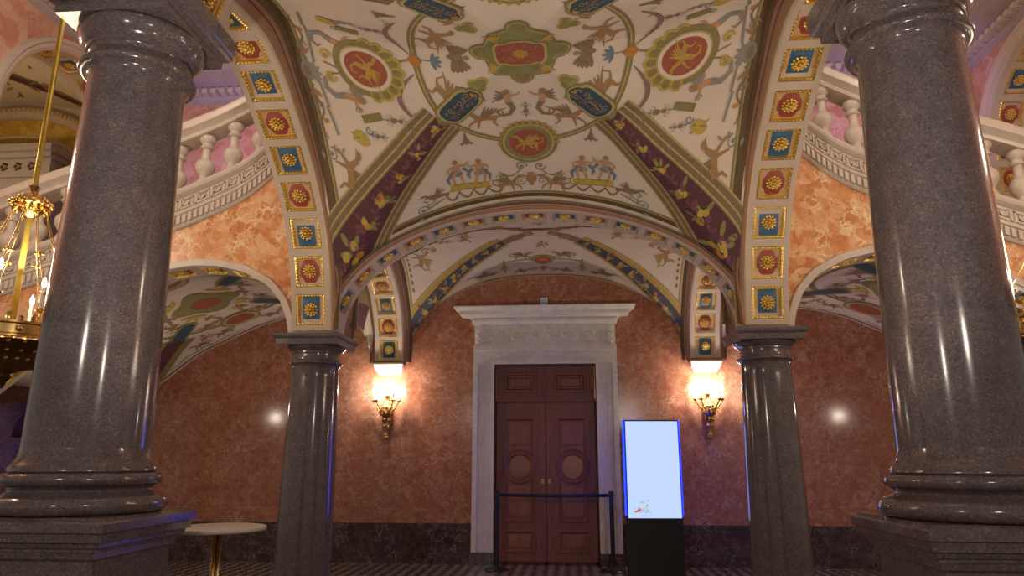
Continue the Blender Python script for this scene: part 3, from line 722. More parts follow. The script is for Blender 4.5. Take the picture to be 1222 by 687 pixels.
def resample(pts, n):
    d = [0]
    for p, q in zip(pts, pts[1:]): d.append(d[-1] + math.hypot(q[0] - p[0], q[1] - p[1]))
    out = []
    for i in range(n + 1):
        t = d[-1] * i / n; k = 0
        while k < len(d) - 2 and d[k + 1] < t: k += 1
        f = (t - d[k]) / (d[k + 1] - d[k] or 1); p, q = pts[k], pts[k + 1]
        out.append((p[0] + (q[0] - p[0]) * f, p[1] + (q[1] - p[1]) * f))
    return out, d[-1]
def normals(p):
    out = []
    for i in range(len(p)):
        a, b = p[max(i - 1, 0)], p[min(i + 1, len(p) - 1)]
        tx, tz = b[0] - a[0], b[1] - a[1]; l = math.hypot(tx, tz) or 1
        out.append((-tz / l, tx / l, tx / l, tz / l))
    return out   # outward normal assumes the path runs with the opening on its right

def arch(name, label, path, emb, hw, coffs, size, rims, thick=.2, parent_loc=(0, 0, 0), band='beige', group=None, cof='gilt'):
    """path: (s,z) polyline, left to right; emb(s,w,z)->world; coffs: list of (arc length, colour); rims: (side, sections)"""
    root = thing(name, label, 'arch', parent_loc, group)
    O = Vector(parent_loc)
    pts, Ltot = resample(path, 72); nn = normals(pts)
    E = lambda i, w, d: Vector(emb(pts[i][0] + nn[i][0] * d, w, pts[i][1] + nn[i][1] * d)) - O
    m = MB(); r = size[0] / 2 + .004
    sec = [(-hw, thick), (-hw, 0), (-r, 0), (-r, .032), (r, .032), (r, 0), (hw, 0), (hw, thick)]
    m.strip([[E(i, w, d) for w, d in sec] for i in range(len(pts))], M[band])
    # cross bars between neighbouring coffers
    ends = [-9.] + [c[0] for c in coffs] + [Ltot + 9]
    fine, _ = resample(path, 400); fn_ = normals(fine)
    def at(s_):
        f = min(max(s_ / Ltot * 400, 0), 399.999); k = int(f); g = f - k
        p = [fine[k][j] + (fine[k + 1][j] - fine[k][j]) * g for j in (0, 1)]; return p, fn_[k]
    hs = size[1] / 2 + .004
    spans = []
    prev = 0.
    for c in coffs:
        if c[0] - hs > prev: spans.append((prev, c[0] - hs))
        prev = c[0] + hs
    if prev < Ltot: spans.append((prev, Ltot))
    for a, b in spans:
        k = max(1, int((b - a) / .05)); rows = []
        for j in range(k + 1):
            p, q = at(a + (b - a) * j / k)
            rows.append([Vector(emb(p[0] + q[0] * d, w, p[1] + q[1] * d)) - O for w, d in ((-r, .001), (r, .001))])
        m.strip(rows, M[band])
        for e in (a, b):
            p, q = at(e)
            m.quad(*[Vector(emb(p[0] + q[0] * d, w, p[1] + q[1] * d)) - O for w, d in ((-r, .001), (r, .001), (r, .034), (-r, .034))], M[band])
    m.build('arch_band', root)
    for rim in rims:
        side, secs = rim[:2]; clamp = rim[2] if len(rim) > 2 else None
        def E(i, w, d):
            s_, z_ = pts[i][0] + nn[i][0] * d, pts[i][1] + nn[i][1] * d
            if clamp: s_ = clamp(s_, max(0, abs(w) - hw))
            return Vector(emb(s_, w, z_)) - O
        mr = MB()
        for (w0, d0), (w1, d1), mt in secs:
            mr.strip([[E(i, side * (hw + w0), d0), E(i, side * (hw + w1), d1)] for i in range(len(pts))], M[mt])
        mr.build('archivolt', root)
    for s_, colr in coffs:
        p, q = at(s_)
        nrm = Vector(emb(p[0] - q[0], 0, p[1] - q[1])) - Vector(emb(p[0], 0, p[1])); nrm.normalize()
        tan = Vector(emb(p[0] + q[2], 0, p[1] + q[3])) - Vector(emb(p[0], 0, p[1])); tan.normalize()
        xa = tan.cross(nrm)
        c = Vector(emb(p[0] + q[0] * .030, 0, p[1] + q[1] * .030)) - O
        sx_, sy_ = size[0] / .32, size[1] / .32
        mat = Matrix((xa * sx_, tan * sy_, nrm)).transposed().to_4x4(); mat.translation = c
        o = link('coffer', COF[colr] if cof == 'gilt' else COFP[colr], root); o.matrix_local = mat
        tag(o, colr + ' coffer with gilded rosette')
        ro = link('rosette', ROS, o)
        k = min(sx_, sy_); ro.scale = (k / sx_, k / sy_, 1)
    return root

BANDS = [(0, .10, 'beige'), (.10, .14, 'gline'), (.14, .46, 'salmon'), (.46, .52, 'brown'), (.52, .68, 'salmon'), (.68, .74, 'brown'), (.74, .98, 'dkbrown'), (.98, 1.0, 'gline')]
def polar(poly, c, th):
    dx, dz = math.cos(th), math.sin(th)
    for (x0, z0), (x1, z1) in zip(poly, poly[1:]):
        ex, ez = x1 - x0, z1 - z0; den = dx * ez - dz * ex
        if abs(den) < 1e-9: continue
        t = ((x0 - c[0]) * ez - (z0 - c[1]) * ex) / den; u = ((x0 - c[0]) * dz - (z0 - c[1]) * dx) / den
        if t > 0 and -1e-6 <= u <= 1 + 1e-6: return (c[0] + dx * t, c[1] + dz * t)
    return None
def rims(root, path, emb, hw, side, outer, c, P_, clamp):
    """moulded border between the soffit's edge and the vault: bands lofted from path to the outer curve"""
    pts, _ = resample(path, 90); O = Vector(root.location); out = []
    for s_, z_ in pts:
        th = math.atan2(z_ - c[1], s_ - c[0]); q = polar(outer, c, th)
        out.append(q if q and z_ > c[1] else (s_, z_))
    for f0, f1, mt in BANDS:
        mr = MB(); nb = 3 if f1 - f0 > .1 else 1; rows = []
        for j in range(nb + 1):
            f = f0 + (f1 - f0) * j / nb
            puff = -.012 * math.sin(PI * j / nb) if nb > 1 else 0
            row = []
            for (s_, z_), (so, zo) in zip(pts, out):
                p = P_ * f; ss = s_ + (so - s_) * f; zz = z_ + (zo - z_) * f
                l = math.hypot(ss - c[0], zz - c[1]) or 1; ss += (ss - c[0]) / l * puff; zz += (zz - c[1]) / l * puff
                if clamp: ss = clamp(ss, p)
                row.append(Vector(emb(ss, side * (hw + p), zz)) - O)
            rows.append(row)
        mr.strip(rows, M[mt])
        if not hasattr(rims, 'acc'): rims.acc = None
        yield mr
def add_rims(root, *a):
    big = MB()
    for mr in rims(root, *a):
        off = len(big.v); big.v += mr.v
        for f, mi in zip(mr.f, mr.m): big.face([off + i for i in f], mr.mats[mi])
    big.build('archivolt', root, autos=35)
# side arches of the main vault: run in depth along x = +-2.5
SI = [(0, 5.17), (.1, 5.16), (.5, 5.02), (.85, 4.81), (1.25, 4.57), (1.6, 4.27), (1.87, 3.94), (2.05, 3.56), (2.17, 3.14), (2.2, 2.93)]
def side_path():
    far = [(YC1 + a / 20 * 2.17, tab(a / 20 * 2.17, SI)) for a in range(20)]
    far += [(YC1 + d, z) for d, z in ((2.12, 3.35), (2.165, 3.15), (2.195, 2.93))]
    far = [p for p in far if p[0] < YC1 + 2.1 or p[1] < 3.4]
    near = [(YC1 - d, tab(d * .5, SI)) for d in (.68, .55, .4, .3, .2, .1)]
    return near + far
sp = side_path()
_, LS = resample(sp, 72)
# coffers counted up from the far springing, .43 m apart, blue first
cs = []
k = 0
while .235 + .428 * k < LS - .15:
    cs.append((LS - (.235 + .428 * k), 'blue' if k % 2 == 0 else 'red')); k += 1
cs = cs[::-1]
OUT1 = [(YC1 + .05 * i, tab(.05 * i, G1) if i >= 0 else tab(.025 * i, G1)) for i in range(-16, 44)] + [(YC1 + 2.2, 3.42), (YC1 + 2.22, 2.9)]
for sx, lb in ((-1, 'tall coffered arch along the vault on the cocktail table side'), (1, 'tall coffered arch along the vault on the display screen side')):
    ra = arch('coffered_arch', lb, sp, lambda s, w, z, sx=sx: (sx * 2.5 + w, s, z), .22, cs, (.32, .335), [], .3, group='tall side arches of the main vault')
    add_rims(ra, sp, lambda s, w, z, sx=sx: (sx * 2.5 + w, s, z), .22, -sx, OUT1, (YC1, 2.95), .145, lambda s, p: min(s, 7.62 - p))
# cross arch over the two slim columns
cp = [(2.28 * math.cos(t), 2.93 + 1.36 * math.sin(t)) for t in [PI - PI * i / 60 for i in range(61)]]
_, LC = resample(cp, 72)
cc = [(LC / 2 + (i - 8) * .358, 'blue' if i % 2 else 'red') for i in range(17) if abs((i - 8) * .358) < LC / 2 - .12]
ra = arch('coffered_arch', 'wide coffered arch spanning the two slim granite columns', cp, lambda s, w, z: (s, 7.84 + w, z), .22, cc, (.29, .27),
     [], .3, cof='pale')
OUTF = [(-2.22, 2.9), (-2.2, 3.40)] + [(-2.15 + .05 * i, tab(-2.15 + .05 * i, F1) - .035) for i in range(87)] + [(2.2, 3.40), (2.22, 2.9)]
add_rims(ra, cp, lambda s, w, z: (s, 7.84 + w, z), .22, -1, OUTF, (0, 2.93), .13, lambda s, p: max(-2.28 + p, min(2.28 - p, s)))
OUTB = [(-2.22, 2.9), (-2.2, 3.40)] + [(-2.15 + .05 * i, tab(-2.15 + .05 * i, F2) - .02) for i in range(87)] + [(2.2, 3.40), (2.22, 2.9)]
add_rims(ra, cp, lambda s, w, z: (s, 7.84 + w, z), .22, 1, OUTB, (0, 2.93), .11, lambda s, p: max(-2.28 + p, min(2.28 - p, s)))
# near cross arch springing from the big columns, only its feet in view
np_ = [(2.24 * math.cos(t), 4.56 + 1.5 * math.sin(t)) for t in [PI - PI * i / 60 for i in range(61)]]
_, LN = resample(np_, 72)
nc = [(.26, 'red'), (.68, 'blue'), (1.10, 'red'), (LN - .26, 'red'), (LN - .68, 'blue'), (LN - 1.10, 'red')]; nc.sort()
arch('coffered_arch', 'high coffered arch whose feet rest on the massive plinth columns', np_, lambda s, w, z: (s, 4.36 + w, z), .22, nc, (.32, .335), [], .3)
# back bay side arches, from the slim columns to the brackets on the door wall
bp_ = [(9.58 + 1.52 * math.cos(t) * (1), 3.05 + 1.36 * max(0, math.sin(t)) ** .9) for t in [PI - PI * i / 60 for i in range(61)]]
_, LB = resample(bp_, 72)
cb_ = [(LB - (.19 + .365 * k), 'blue' if k % 2 == 0 else 'red') for k in range(11)][::-1]
cb_ = [c for c in cb_ if c[0] > .15]
for sx, lb in ((-1, 'coffered arch ending on the bracket above the sconce nearer the table'), (1, 'coffered arch ending on the bracket above the sconce beside the screen')):
    ra = arch('coffered_arch', lb, bp_, lambda s, w, z, sx=sx: (sx * 2.5 + w, s, z), .22, cb_, (.30, .30), [], .3, group='side arches of the back bay')

    for sd in (-1, 1):
        OUT2 = [(8.10, 2.95)] + [(YC2 - 1.55 + .05 * i, tab(1.55 - .05 * i if i < 31 else .05 * i - 1.55, G2) - .01) for i in range(63)] + [(11.27, 2.95)]
        add_rims(ra, bp_, lambda s, w, z, sx=sx: (sx * 2.5 + w, s, z), .22, sd, OUT2, (9.58, 3.02), .13, lambda s, p: max(8.06 + p, min(11.26, s)))

# piers carrying the springers above the slim columns
for sx in (-1, 1):
    m = MB()
    m.box(sx * 2.5 - .215, sx * 2.5 + .215, 7.625, 8.055, 2.90, 5.6, M['beige'])
    struct(m.build('wall_springer'), 'plaster pier above slim column capital', 'pier')

# ------------------------------------------------------------------ columns
def big_column(x, label):
    t = thing('granite_column', label, 'column', (x, 4.11, 0), 'big granite columns on plinths')
    g = M['granite']
    m = MB(); m.sqlathe([(.42, 0), (.42, .2), (.375, .23), (.365, .25), (.365, 1.015), (.385, 1.03), (.39, 1.062), (.402, 1.066), (.402, 1.083), (.423, 1.088), (.428, 1.112), (.45, 1.118), (.452, 1.16), (.468, 1.168), (.468, 1.212), (.455, 1.222), (.43, 1.238), (.40, 1.24)], g)
    m.build('plinth', t)
    m = MB(); tor = lambda r, z, h, n=8: [(r + h * math.cos(a), z + h * math.sin(a)) for a in [-PI / 2 + PI * i / n for i in range(n + 1)]]
    m.lathe([(.40, 1.24)] + tor(.415, 1.29, .05) + [(.405, 1.345), (.385, 1.352), (.372, 1.36), (.368, 1.372), (.378, 1.386), (.395, 1.39)] + tor(.388, 1.428, .034) + [(.372, 1.468), (.371, 1.47), (.385, 1.472), (.385, 1.492), (.366, 1.51), (.347, 1.545), (.337, 1.60)], g, n=96)
    m.build('base', t, autos=50)
    m = MB(); pr = []
    for i in range(25):
        u = i / 24; pr.append((.337 - .046 * u ** 1.5, 1.60 + 2.34 * u))
    pr += [(.296, 3.975), (.306, 3.99), (.330, 4.0), (.345, 4.005)]
    m.lathe(pr, g, n=96, capa=False, capb=False); m.build('shaft', t, autos=50)
    m = MB()
    m.lathe([(.33, 4.0)] + tor(.335, 4.026, .026) + [(.318, 4.055), (.312, 4.06), (.308, 4.07), (.306, 4.13), (.312, 4.14), (.328, 4.145), (.33, 4.165), (.345, 4.175), (.365, 4.2), (.385, 4.235), (.392, 4.27), (.386, 4.295), (.372, 4.31)], g, n=96)
    m.build('capital', t, autos=50)
    m = MB(); m.sqlathe([(.37, 4.31), (.372, 4.365), (.385, 4.375), (.405, 4.38), (.42, 4.40), (.42, 4.43), (.43, 4.44), (.43, 4.55), (.40, 4.60)], g); m.build('abacus', t)
    return t
big_column(-2.5, 'massive granite column on plinth beside the cocktail table and hanging chandelier')
big_column(2.5, 'massive granite column on plinth, blue glow edging its inner side')
def slim_column(x, label):
    t = thing('granite_column', label, 'column', (x, 7.84, 0), 'slim granite columns under the cross arch')
    g = M['granite']
    m = MB(); tor = lambda r, z, h, n=8: [(r + h * math.cos(a), z + h * math.sin(a)) for a in [-PI / 2 + PI * i / n for i in range(n + 1)]]
    m.sqlathe([(.38, 0), (.38, .12)], g); m.lathe([(.34, .12)] + tor(.345, .15, .03) + [(.33, .185), (.33, .2)] + tor(.32, .22, .02) + [(.315, .245), (.3, .27)], g, n=64); m.build('base', t, autos=50)
    m = MB(); m.lathe([(.300 - .042 * (i / 20) ** 1.6, .27 + 2.26 * i / 20) for i in range(21)] + [(.268, 2.555), (.278, 2.565)], g, n=64, capa=False, capb=False); m.build('shaft', t, autos=50)
    m = MB(); m.lathe([(.27, 2.565)] + tor(.278, 2.583, .018) + [(.262, 2.603), (.256, 2.612), (.254, 2.66), (.256, 2.685), (.27, 2.69), (.27, 2.705), (.285, 2.715), (.31, 2.735), (.325, 2.757), (.32, 2.765)], g, n=64); m.build('capital', t, autos=50)
    m = MB(); m.sqlathe([(.335, 2.765), (.34, 2.77), (.345, 2.83), (.36, 2.838), (.372, 2.86), (.372, 2.885), (.34, 2.90)], g); m.build('abacus', t)
slim_column(-2.5, 'slim granite column between the cocktail table and the doorway')
slim_column(2.5, 'slim granite column beside the screen with blue rim light')

# ------------------------------------------------------------------ room shell
m = MB(); m.box(-13, 13, -6, 13.4, -.1, 0, M['floor']); struct(m.build('floor'))
FR = .3
m = MB()
# back wall, door opening |x|<.82, z<3.03
def wallbox(x0, x1, z0, z1, mt, y0=11.25, y1=11.6): m.box(x0, x1, y0, y1, z0, z1, mt)
for a, b in ((-8.2, -.83), (.83, 8.2)): wallbox(a, b, 0, 3.03, M['red'])
wallbox(-8.2, 8.2, 3.03, 4.75, M['red'])
wallbox(-13, -9.35, 0, 4.75, M['red']); wallbox(8.2, 13, 0, 4.75, M['red'])
wallbox(-7.25, 7.25, 4.75, 10, M['pink'])
for i in range(16):   # round head of the side doorway
    a0, a1 = PI - PI * i / 16, PI - PI * (i + 1) / 16
    x0, z0 = -8.775 + .575 * math.cos(a0), 1.9 + .575 * math.sin(a0); x1, z1 = -8.775 + .575 * math.cos(a1), 1.9 + .575 * math.sin(a1)
    for y in (11.25,): m.quad((x0, y, z0), (x1, y, z1), (x1, y, 4.75), (x0, y, 4.75), M['red'])
    m.quad((x0, 11.25, z0), (x1, 11.25, z1), (x1, 11.9, z1), (x0, 11.9, z0), M['lilac'])
m.quad((-9.35, 11.25, 0), (-9.35, 11.25, 1.9), (-9.35, 12.6, 1.9), (-9.35, 12.6, 0), M['lilac'])
m.quad((-8.2, 11.25, 0), (-8.2, 11.25, 1.9), (-8.2, 12.6, 1.9), (-8.2, 12.6, 0), M['lilac'])
m.quad((-9.6, 12.6, 0), (-8.0, 12.6, 0), (-8.0, 12.6, 2.6), (-9.6, 12.6, 2.6), M['lilac'])
for x in (-1.2, 1.2): m.quad((x, 11.6, 0), (x, 13.2, 0), (x, 13.2, 3.2), (x, 11.6, 3.2), M['amberwood'])
m.quad((-1.2, 13.2, 0), (1.2, 13.2, 0), (1.2, 13.2, 3.2), (-1.2, 13.2, 3.2), M['amberwood']); m.quad((-1.2, 11.6, 3.2), (1.2, 11.6, 3.2), (1.2, 13.2, 3.2), (-1.2, 13.2, 3.2), M['amberwood'])
m.quad((-9.6, 11.25, 2.6), (-8.0, 11.25, 2.6), (-8.0, 12.6, 2.6), (-9.6, 12.6, 2.6), M['lilac'])
for x in (-9.6, -8.0): m.quad((x, 11.6, 0), (x, 12.6, 0), (x, 12.6, 2.6), (x, 11.6, 2.6), M['lilac'])
struct(m.build('wall_back'))
# dado in dark marble and its foot
for a, b in ((-8.2, -1.13), (1.13, 8.2)):
    m = MB(); m.box(a, b, 11.215, 11.25, .14, .585, M['dark']); m.box(a, b, 11.19, 11.25, 0, .14, M['dark']); m.box(a, b, 11.20, 11.25, .14, .165, M['dark'])
    struct(m.build('baseboard_back'))

# door with frame
door = link('door_1', None) if False else None
m = MB(); w, w2 = M['wood'], M['wood2']
m.box(-.83, -.79, 11.30, 11.5, 0, 3.03, w); m.box(.79, .83, 11.30, 11.5, 0, 3.03, w); m.box(-.79, .79, 11.30, 11.5, 2.985, 3.03, w); m.box(-.79, .79, 11.34, 11.46, 2.42, 2.475, w)
m.box(-.79, .79, 11.325, 11.36, 2.43, 2.465, w); m.box(-.012, .012, 11.33, 11.46, 2.475, 2.985, w)
m.box(-.03, .03, 11.425, 11.44, 0, 2.43, w); m.box(-.79, .79, 11.425, 11.44, 2.38, 2.45, w); m.box(-.79, -.74, 11.425, 11.44, 0, 2.43, w); m.box(.74, .79, 11.425, 11.44, 0, 2.43, w); m.box(-.79, .79, 11.425, 11.44, 0, .06, w)
door = m.build('door_1'); struct(door, 'dark walnut double door with round windows and two panels above', 'door')
for sx in (-1, 1):
    x0, x1 = (-.78, -.014) if sx < 0 else (.014, .78)
    m = MB(); m.box(x0, x1, 11.36, 11.44, 2.475, 2.985, w)
    m.panel(x0 + .10, x1 - .10, 2.545, 2.915, [(0, 0), (.0, .012), (.02, .012), (.035, -.004), (.06, -.004), (.085, .02), (.115, .02), (.125, .006)], w, 11.36)
    m.panel(x0 + .225, x1 - .225, 2.67, 2.79, [(0, .006), (.0, .010), (.02, .012)], w2, 11.36)
    m.build('transom_panel', door)
    # leaf with stiles and a big panel pierced by the porthole
    m = MB(); cx = sx * .41; cz = 1.43; rr = .165
    X0, X1 = (-.775, -.004) if sx < 0 else (.004, .775)
    y = 11.36; n = 48
    # front face around round hole
    ring = [(cx + rr * math.cos(2*PI*j/n), y, cz + rr * math.sin(2*PI*j/n)) for j in range(n)]
    def sq(h, w_, yy):
        o = []
        for j in range(n):
            a = 2*PI*j/n; c, s_ = math.cos(a), math.sin(a); k = min(w_ / max(abs(c), 1e-6), h / max(abs(s_), 1e-6)); o.append((cx + k * c, yy, cz + k * s_))
        return o
    hh = .26
    m.strip([ring, [(cx + .26 * math.cos(2*PI*j/n), y, cz + .26 * math.sin(2*PI*j/n)) for j in range(n)], sq(hh, .26, y)], w2, True)
    zb, zt = 0.03, 2.41
    m.box(X0, cx - .26, y, y + .06, zb, zt, w); m.box(cx + .26, X1, y, y + .06, zb, zt, w)
    m.box(cx - .26, cx + .26, y, y + .06, zb, .40, w); m.box(cx - .26, cx + .26, y, y + .06, .40, cz - hh, w2); m.box(cx - .26, cx + .26, y, y + .06, cz + hh, zt, w2)
    m.box(cx - .26, cx + .26, y - .001, y + .03, 2.17, zt, w); m.box(cx - .26, cx + .26, y - .001, y + .03, .48, .60, w)
    # bevelled mouldings round the tall panel, the porthole and the low panel
    for (a, b, c, d) in ((cx - .23, cx + .23, .60, 2.17), (cx - .23, cx + .23, .16, .48)):
        rows = [[(a + i, y - q, c + i), (b - i, y - q, c + i), (b - i, y - q, d - i), (a + i, y - q, d - i)] for i, q in ((0, 0), (0, .026), (.014, .030), (.030, .022), (.045, .002))]
        m.strip(rows, w, True)
    for (a, b, c, d) in ((cx - .175, cx + .175, .66, 1.12), (cx - .175, cx + .175, 1.74, 2.11), (cx - .17, cx + .17, .22, .42)):
        m.panel(a, b, c, d, [(0, .001), (.02, .012), (.04, .012)], w2, y)
    m.strip([[(cx + r_ * math.cos(2*PI*j/n), y - q, cz + r_ * math.sin(2*PI*j/n)) for j in range(n)] for r_, q in ((.275, 0), (.27, .02), (.25, .026), (.23, .014), (.205, .014), (.195, .026), (.175, .022), (.165, 0), (.165, -.05))], w, True)
    leaf = m.build('door_leaf', door, autos=30)
    m = MB(); m.lathe([(.166, 0), (.166, .004)], M['glass'], n=40); g = m.build('round_window', leaf); g.location = (cx, y + .03, cz); g.rotation_euler = (PI / 2, 0, 0)
    tag(g, 'round glass porthole')
    m = MB(); hx = sx * .055; m.box(hx - .022, hx + .022, y - .008, y, 1.175, 1.235, M['brass']); m.ell((hx, y - .028, 1.205), (.018, 0, 0), (0, .018, 0), (0, 0, .018), M['brass']); m.build('handle', leaf, smooth=False)
# white marble door surround
t = thing('door_surround', 'white marble door surround with carved frieze and dentil cornice', 'door surround', (0, 11.25, 0))
wm = M['white']
for sx in (-1, 1):
    m = MB()
    def bx(a, b, y0, z0, z1): m.box(min(sx * a, sx * b), max(sx * a, sx * b), y0, 0, z0, z1, wm)
    bx(.80, 1.135, -.07, .18, 3.0); bx(.80, .86, -.10, .18, 3.0); bx(.97, 1.0, -.085, .18, 3.0); bx(1.06, 1.135, -.11, .18, 3.0)
    m.build('jamb', t)
    m = MB(); m.box(min(sx * .79, sx * 1.15), max(sx * .79, sx * 1.15), -.12, 0, 0, .18, M['dark']); m.build('plinth_block', t)
m = MB(); m.box(-1.135, 1.135, -.07, 0, 3.0, 3.28, wm); m.box(-.86, .86, -.10, 0, 3.0, 3.06, wm); m.box(-1.0, 1.0, -.085, 0, 3.13, 3.16, wm); m.box(-1.135, 1.135, -.11, 0, 3.22, 3.30, wm)
m.build('lintel', t)
m = MB(); m.box(-1.12, 1.12, -.08, 0, 3.30, 3.64, wm)
for sx in (-1, 1):
    for k in range(4):
        x = sx * (.14 + .26 * k)
        p = [(x + sx * .13 * (1 - .8 * i / 18) * math.cos(i / 18 * 8), -.085, 3.47 + .11 * (1 - .8 * i / 18) * math.sin(i / 18 * 8 * (-1) ** k)) for i in range(19)]
        m.tube(p, [.022 - .0006 * i for i in range(19)], wm, 6)
        for a in range(5):
            an = a * 1.25 + k; m.ell((x + .06 * math.cos(an), -.085, 3.47 + .06 * math.sin(an)), (.04 * math.cos(an), 0, .04 * math.sin(an)), (-.016 * math.sin(an), 0, .016 * math.cos(an)), (0, .014, 0), wm, 6, 4)
        m.ell((x, -.09, 3.47), (.025, 0, 0), (0, .02, 0), (0, 0, .025), wm, 8, 4)
    for z in (3.37, 3.47, 3.56):    # leaf clusters at the frieze ends
        for a in range(6): m.ell((sx * 1.04 + .025 * math.cos(a), -.09, z + .025 * math.sin(a)), (.03, 0, 0), (0, .022, 0), (0, 0, .022), wm, 6, 4)
m.build('carved_frieze', t, autos=40)
m = MB()
prof = [(1.12, 3.64), (1.15, 3.65), (1.16, 3.67), (1.17, 3.735), (1.20, 3.74), (1.22, 3.76), (1.34, 3.775), (1.345, 3.83), (1.37, 3.84), (1.40, 3.865), (1.43, 3.88), (1.43, 3.895), (1.1, 3.90)]
rows = [[(-h, 0, z), (-h, -(h - 1.12) * .95 - .09, z), (h, -(h - 1.12) * .95 - .09, z), (h, 0, z)] for h, z in prof]
ids = m.strip(rows, wm); m.face(ids[0], wm); m.face(ids[-1][::-1], wm)
n = 58
for k in range(n):
    x = -1.16 + 2.32 * (k + .5) / n; m.box(x - .012, x + .012, -.165, -.12, 3.685, 3.73, wm)
m.build('cornice', t)
# small sign above it
s = thing('wall_sign', 'small square pale blue sign fixed above the door cornice', 'sign', (0, 11.25, 4.035))
m = MB(); m.box(-.055, .055, -.012, 0, -.055, .055, M['sign']); m.build('plate', s)
m = MB()
m.box(-.03, .03, -.0145, -.012, .018, .03, M['signdk']); m.box(-.03, .03, -.0145, -.012, -.03, -.018, M['signdk']); m.box(-.03, -.02, -.0145, -.012, -.018, .018, M['signdk']); m.box(.005, .03, -.0145, -.012, -.005, .005, M['signdk'])
m.build('printed_mark', s)

# brackets below the back bay arches
for sx, lb in ((-1, 'white marble wall bracket above the sconce nearer the table'), (1, 'white marble wall bracket above the sconce beside the screen')):
    t = thing('wall_bracket', lb, 'bracket', (sx * 2.5, 11.25, 0), 'wall brackets under the arches')
    m = MB(); rows = []
    for h, z, d in ((.175, 2.86, .02), (.18, 2.875, .05), (.185, 2.89, .08), (.215, 2.93, .12), (.225, 2.955, .15), (.225, 2.985, .16), (.235, 2.99, .165), (.235, 3.01, .165)):
        rows.append([(-h, 0, z), (-h, -d, z), (h, -d, z), (h, 0, z)])
    ids = m.strip(rows, M['white']); m.face(ids[0], M['white']); m.build('corbel', t)
    m = MB(); m.sqlathe([(.245, 3.01), (.25, 3.02), (.25, 3.04), (.225, 3.06)], M['brown'], (0, 0, 0))
    o = m.build('top_slab', t); o.scale = (1, .74, 1); o.location = (0, -.001, 0)

# ------------------------------------------------------------------ stair facade walls and balustrades
S1 = [(2.80, 2.9), (2.84, 3.1), (2.93, 3.3), (3.10, 3.5), (3.40, 3.66), (3.7, 3.735), (4.0, 3.75), (4.4, 3.70), (5.0, 3.44), (5.25, 3.29), (5.7, 3.0), (6.2, 2.58), (6.6, 2.25), (6.85, 1.9)]
KT = [(2.6, 5.6), (2.8, 5.3), (3.06, 4.94), (3.2, 4.79), (3.35, 4.66), (3.55, 4.52), (3.8, 4.40), (4.15, 4.25), (4.41, 4.15), (5.0, 3.9), (5.68, 3.65), (6.4, 3.42), (7.1, 3.2)]
RT = [(2.6, 6.5), (2.75, 6.4), (3.42, 6.04), (3.6, 5.94), (3.9, 5.79), (4.43, 5.58), (4.95, 5.38), (5.3, 5.25), (5.65, 5.12), (6.12, 4.96), (6.64, 4.78), (7.1, 4.62)]
s1p, LS1 = resample(S1, 60)
YF = 7.75
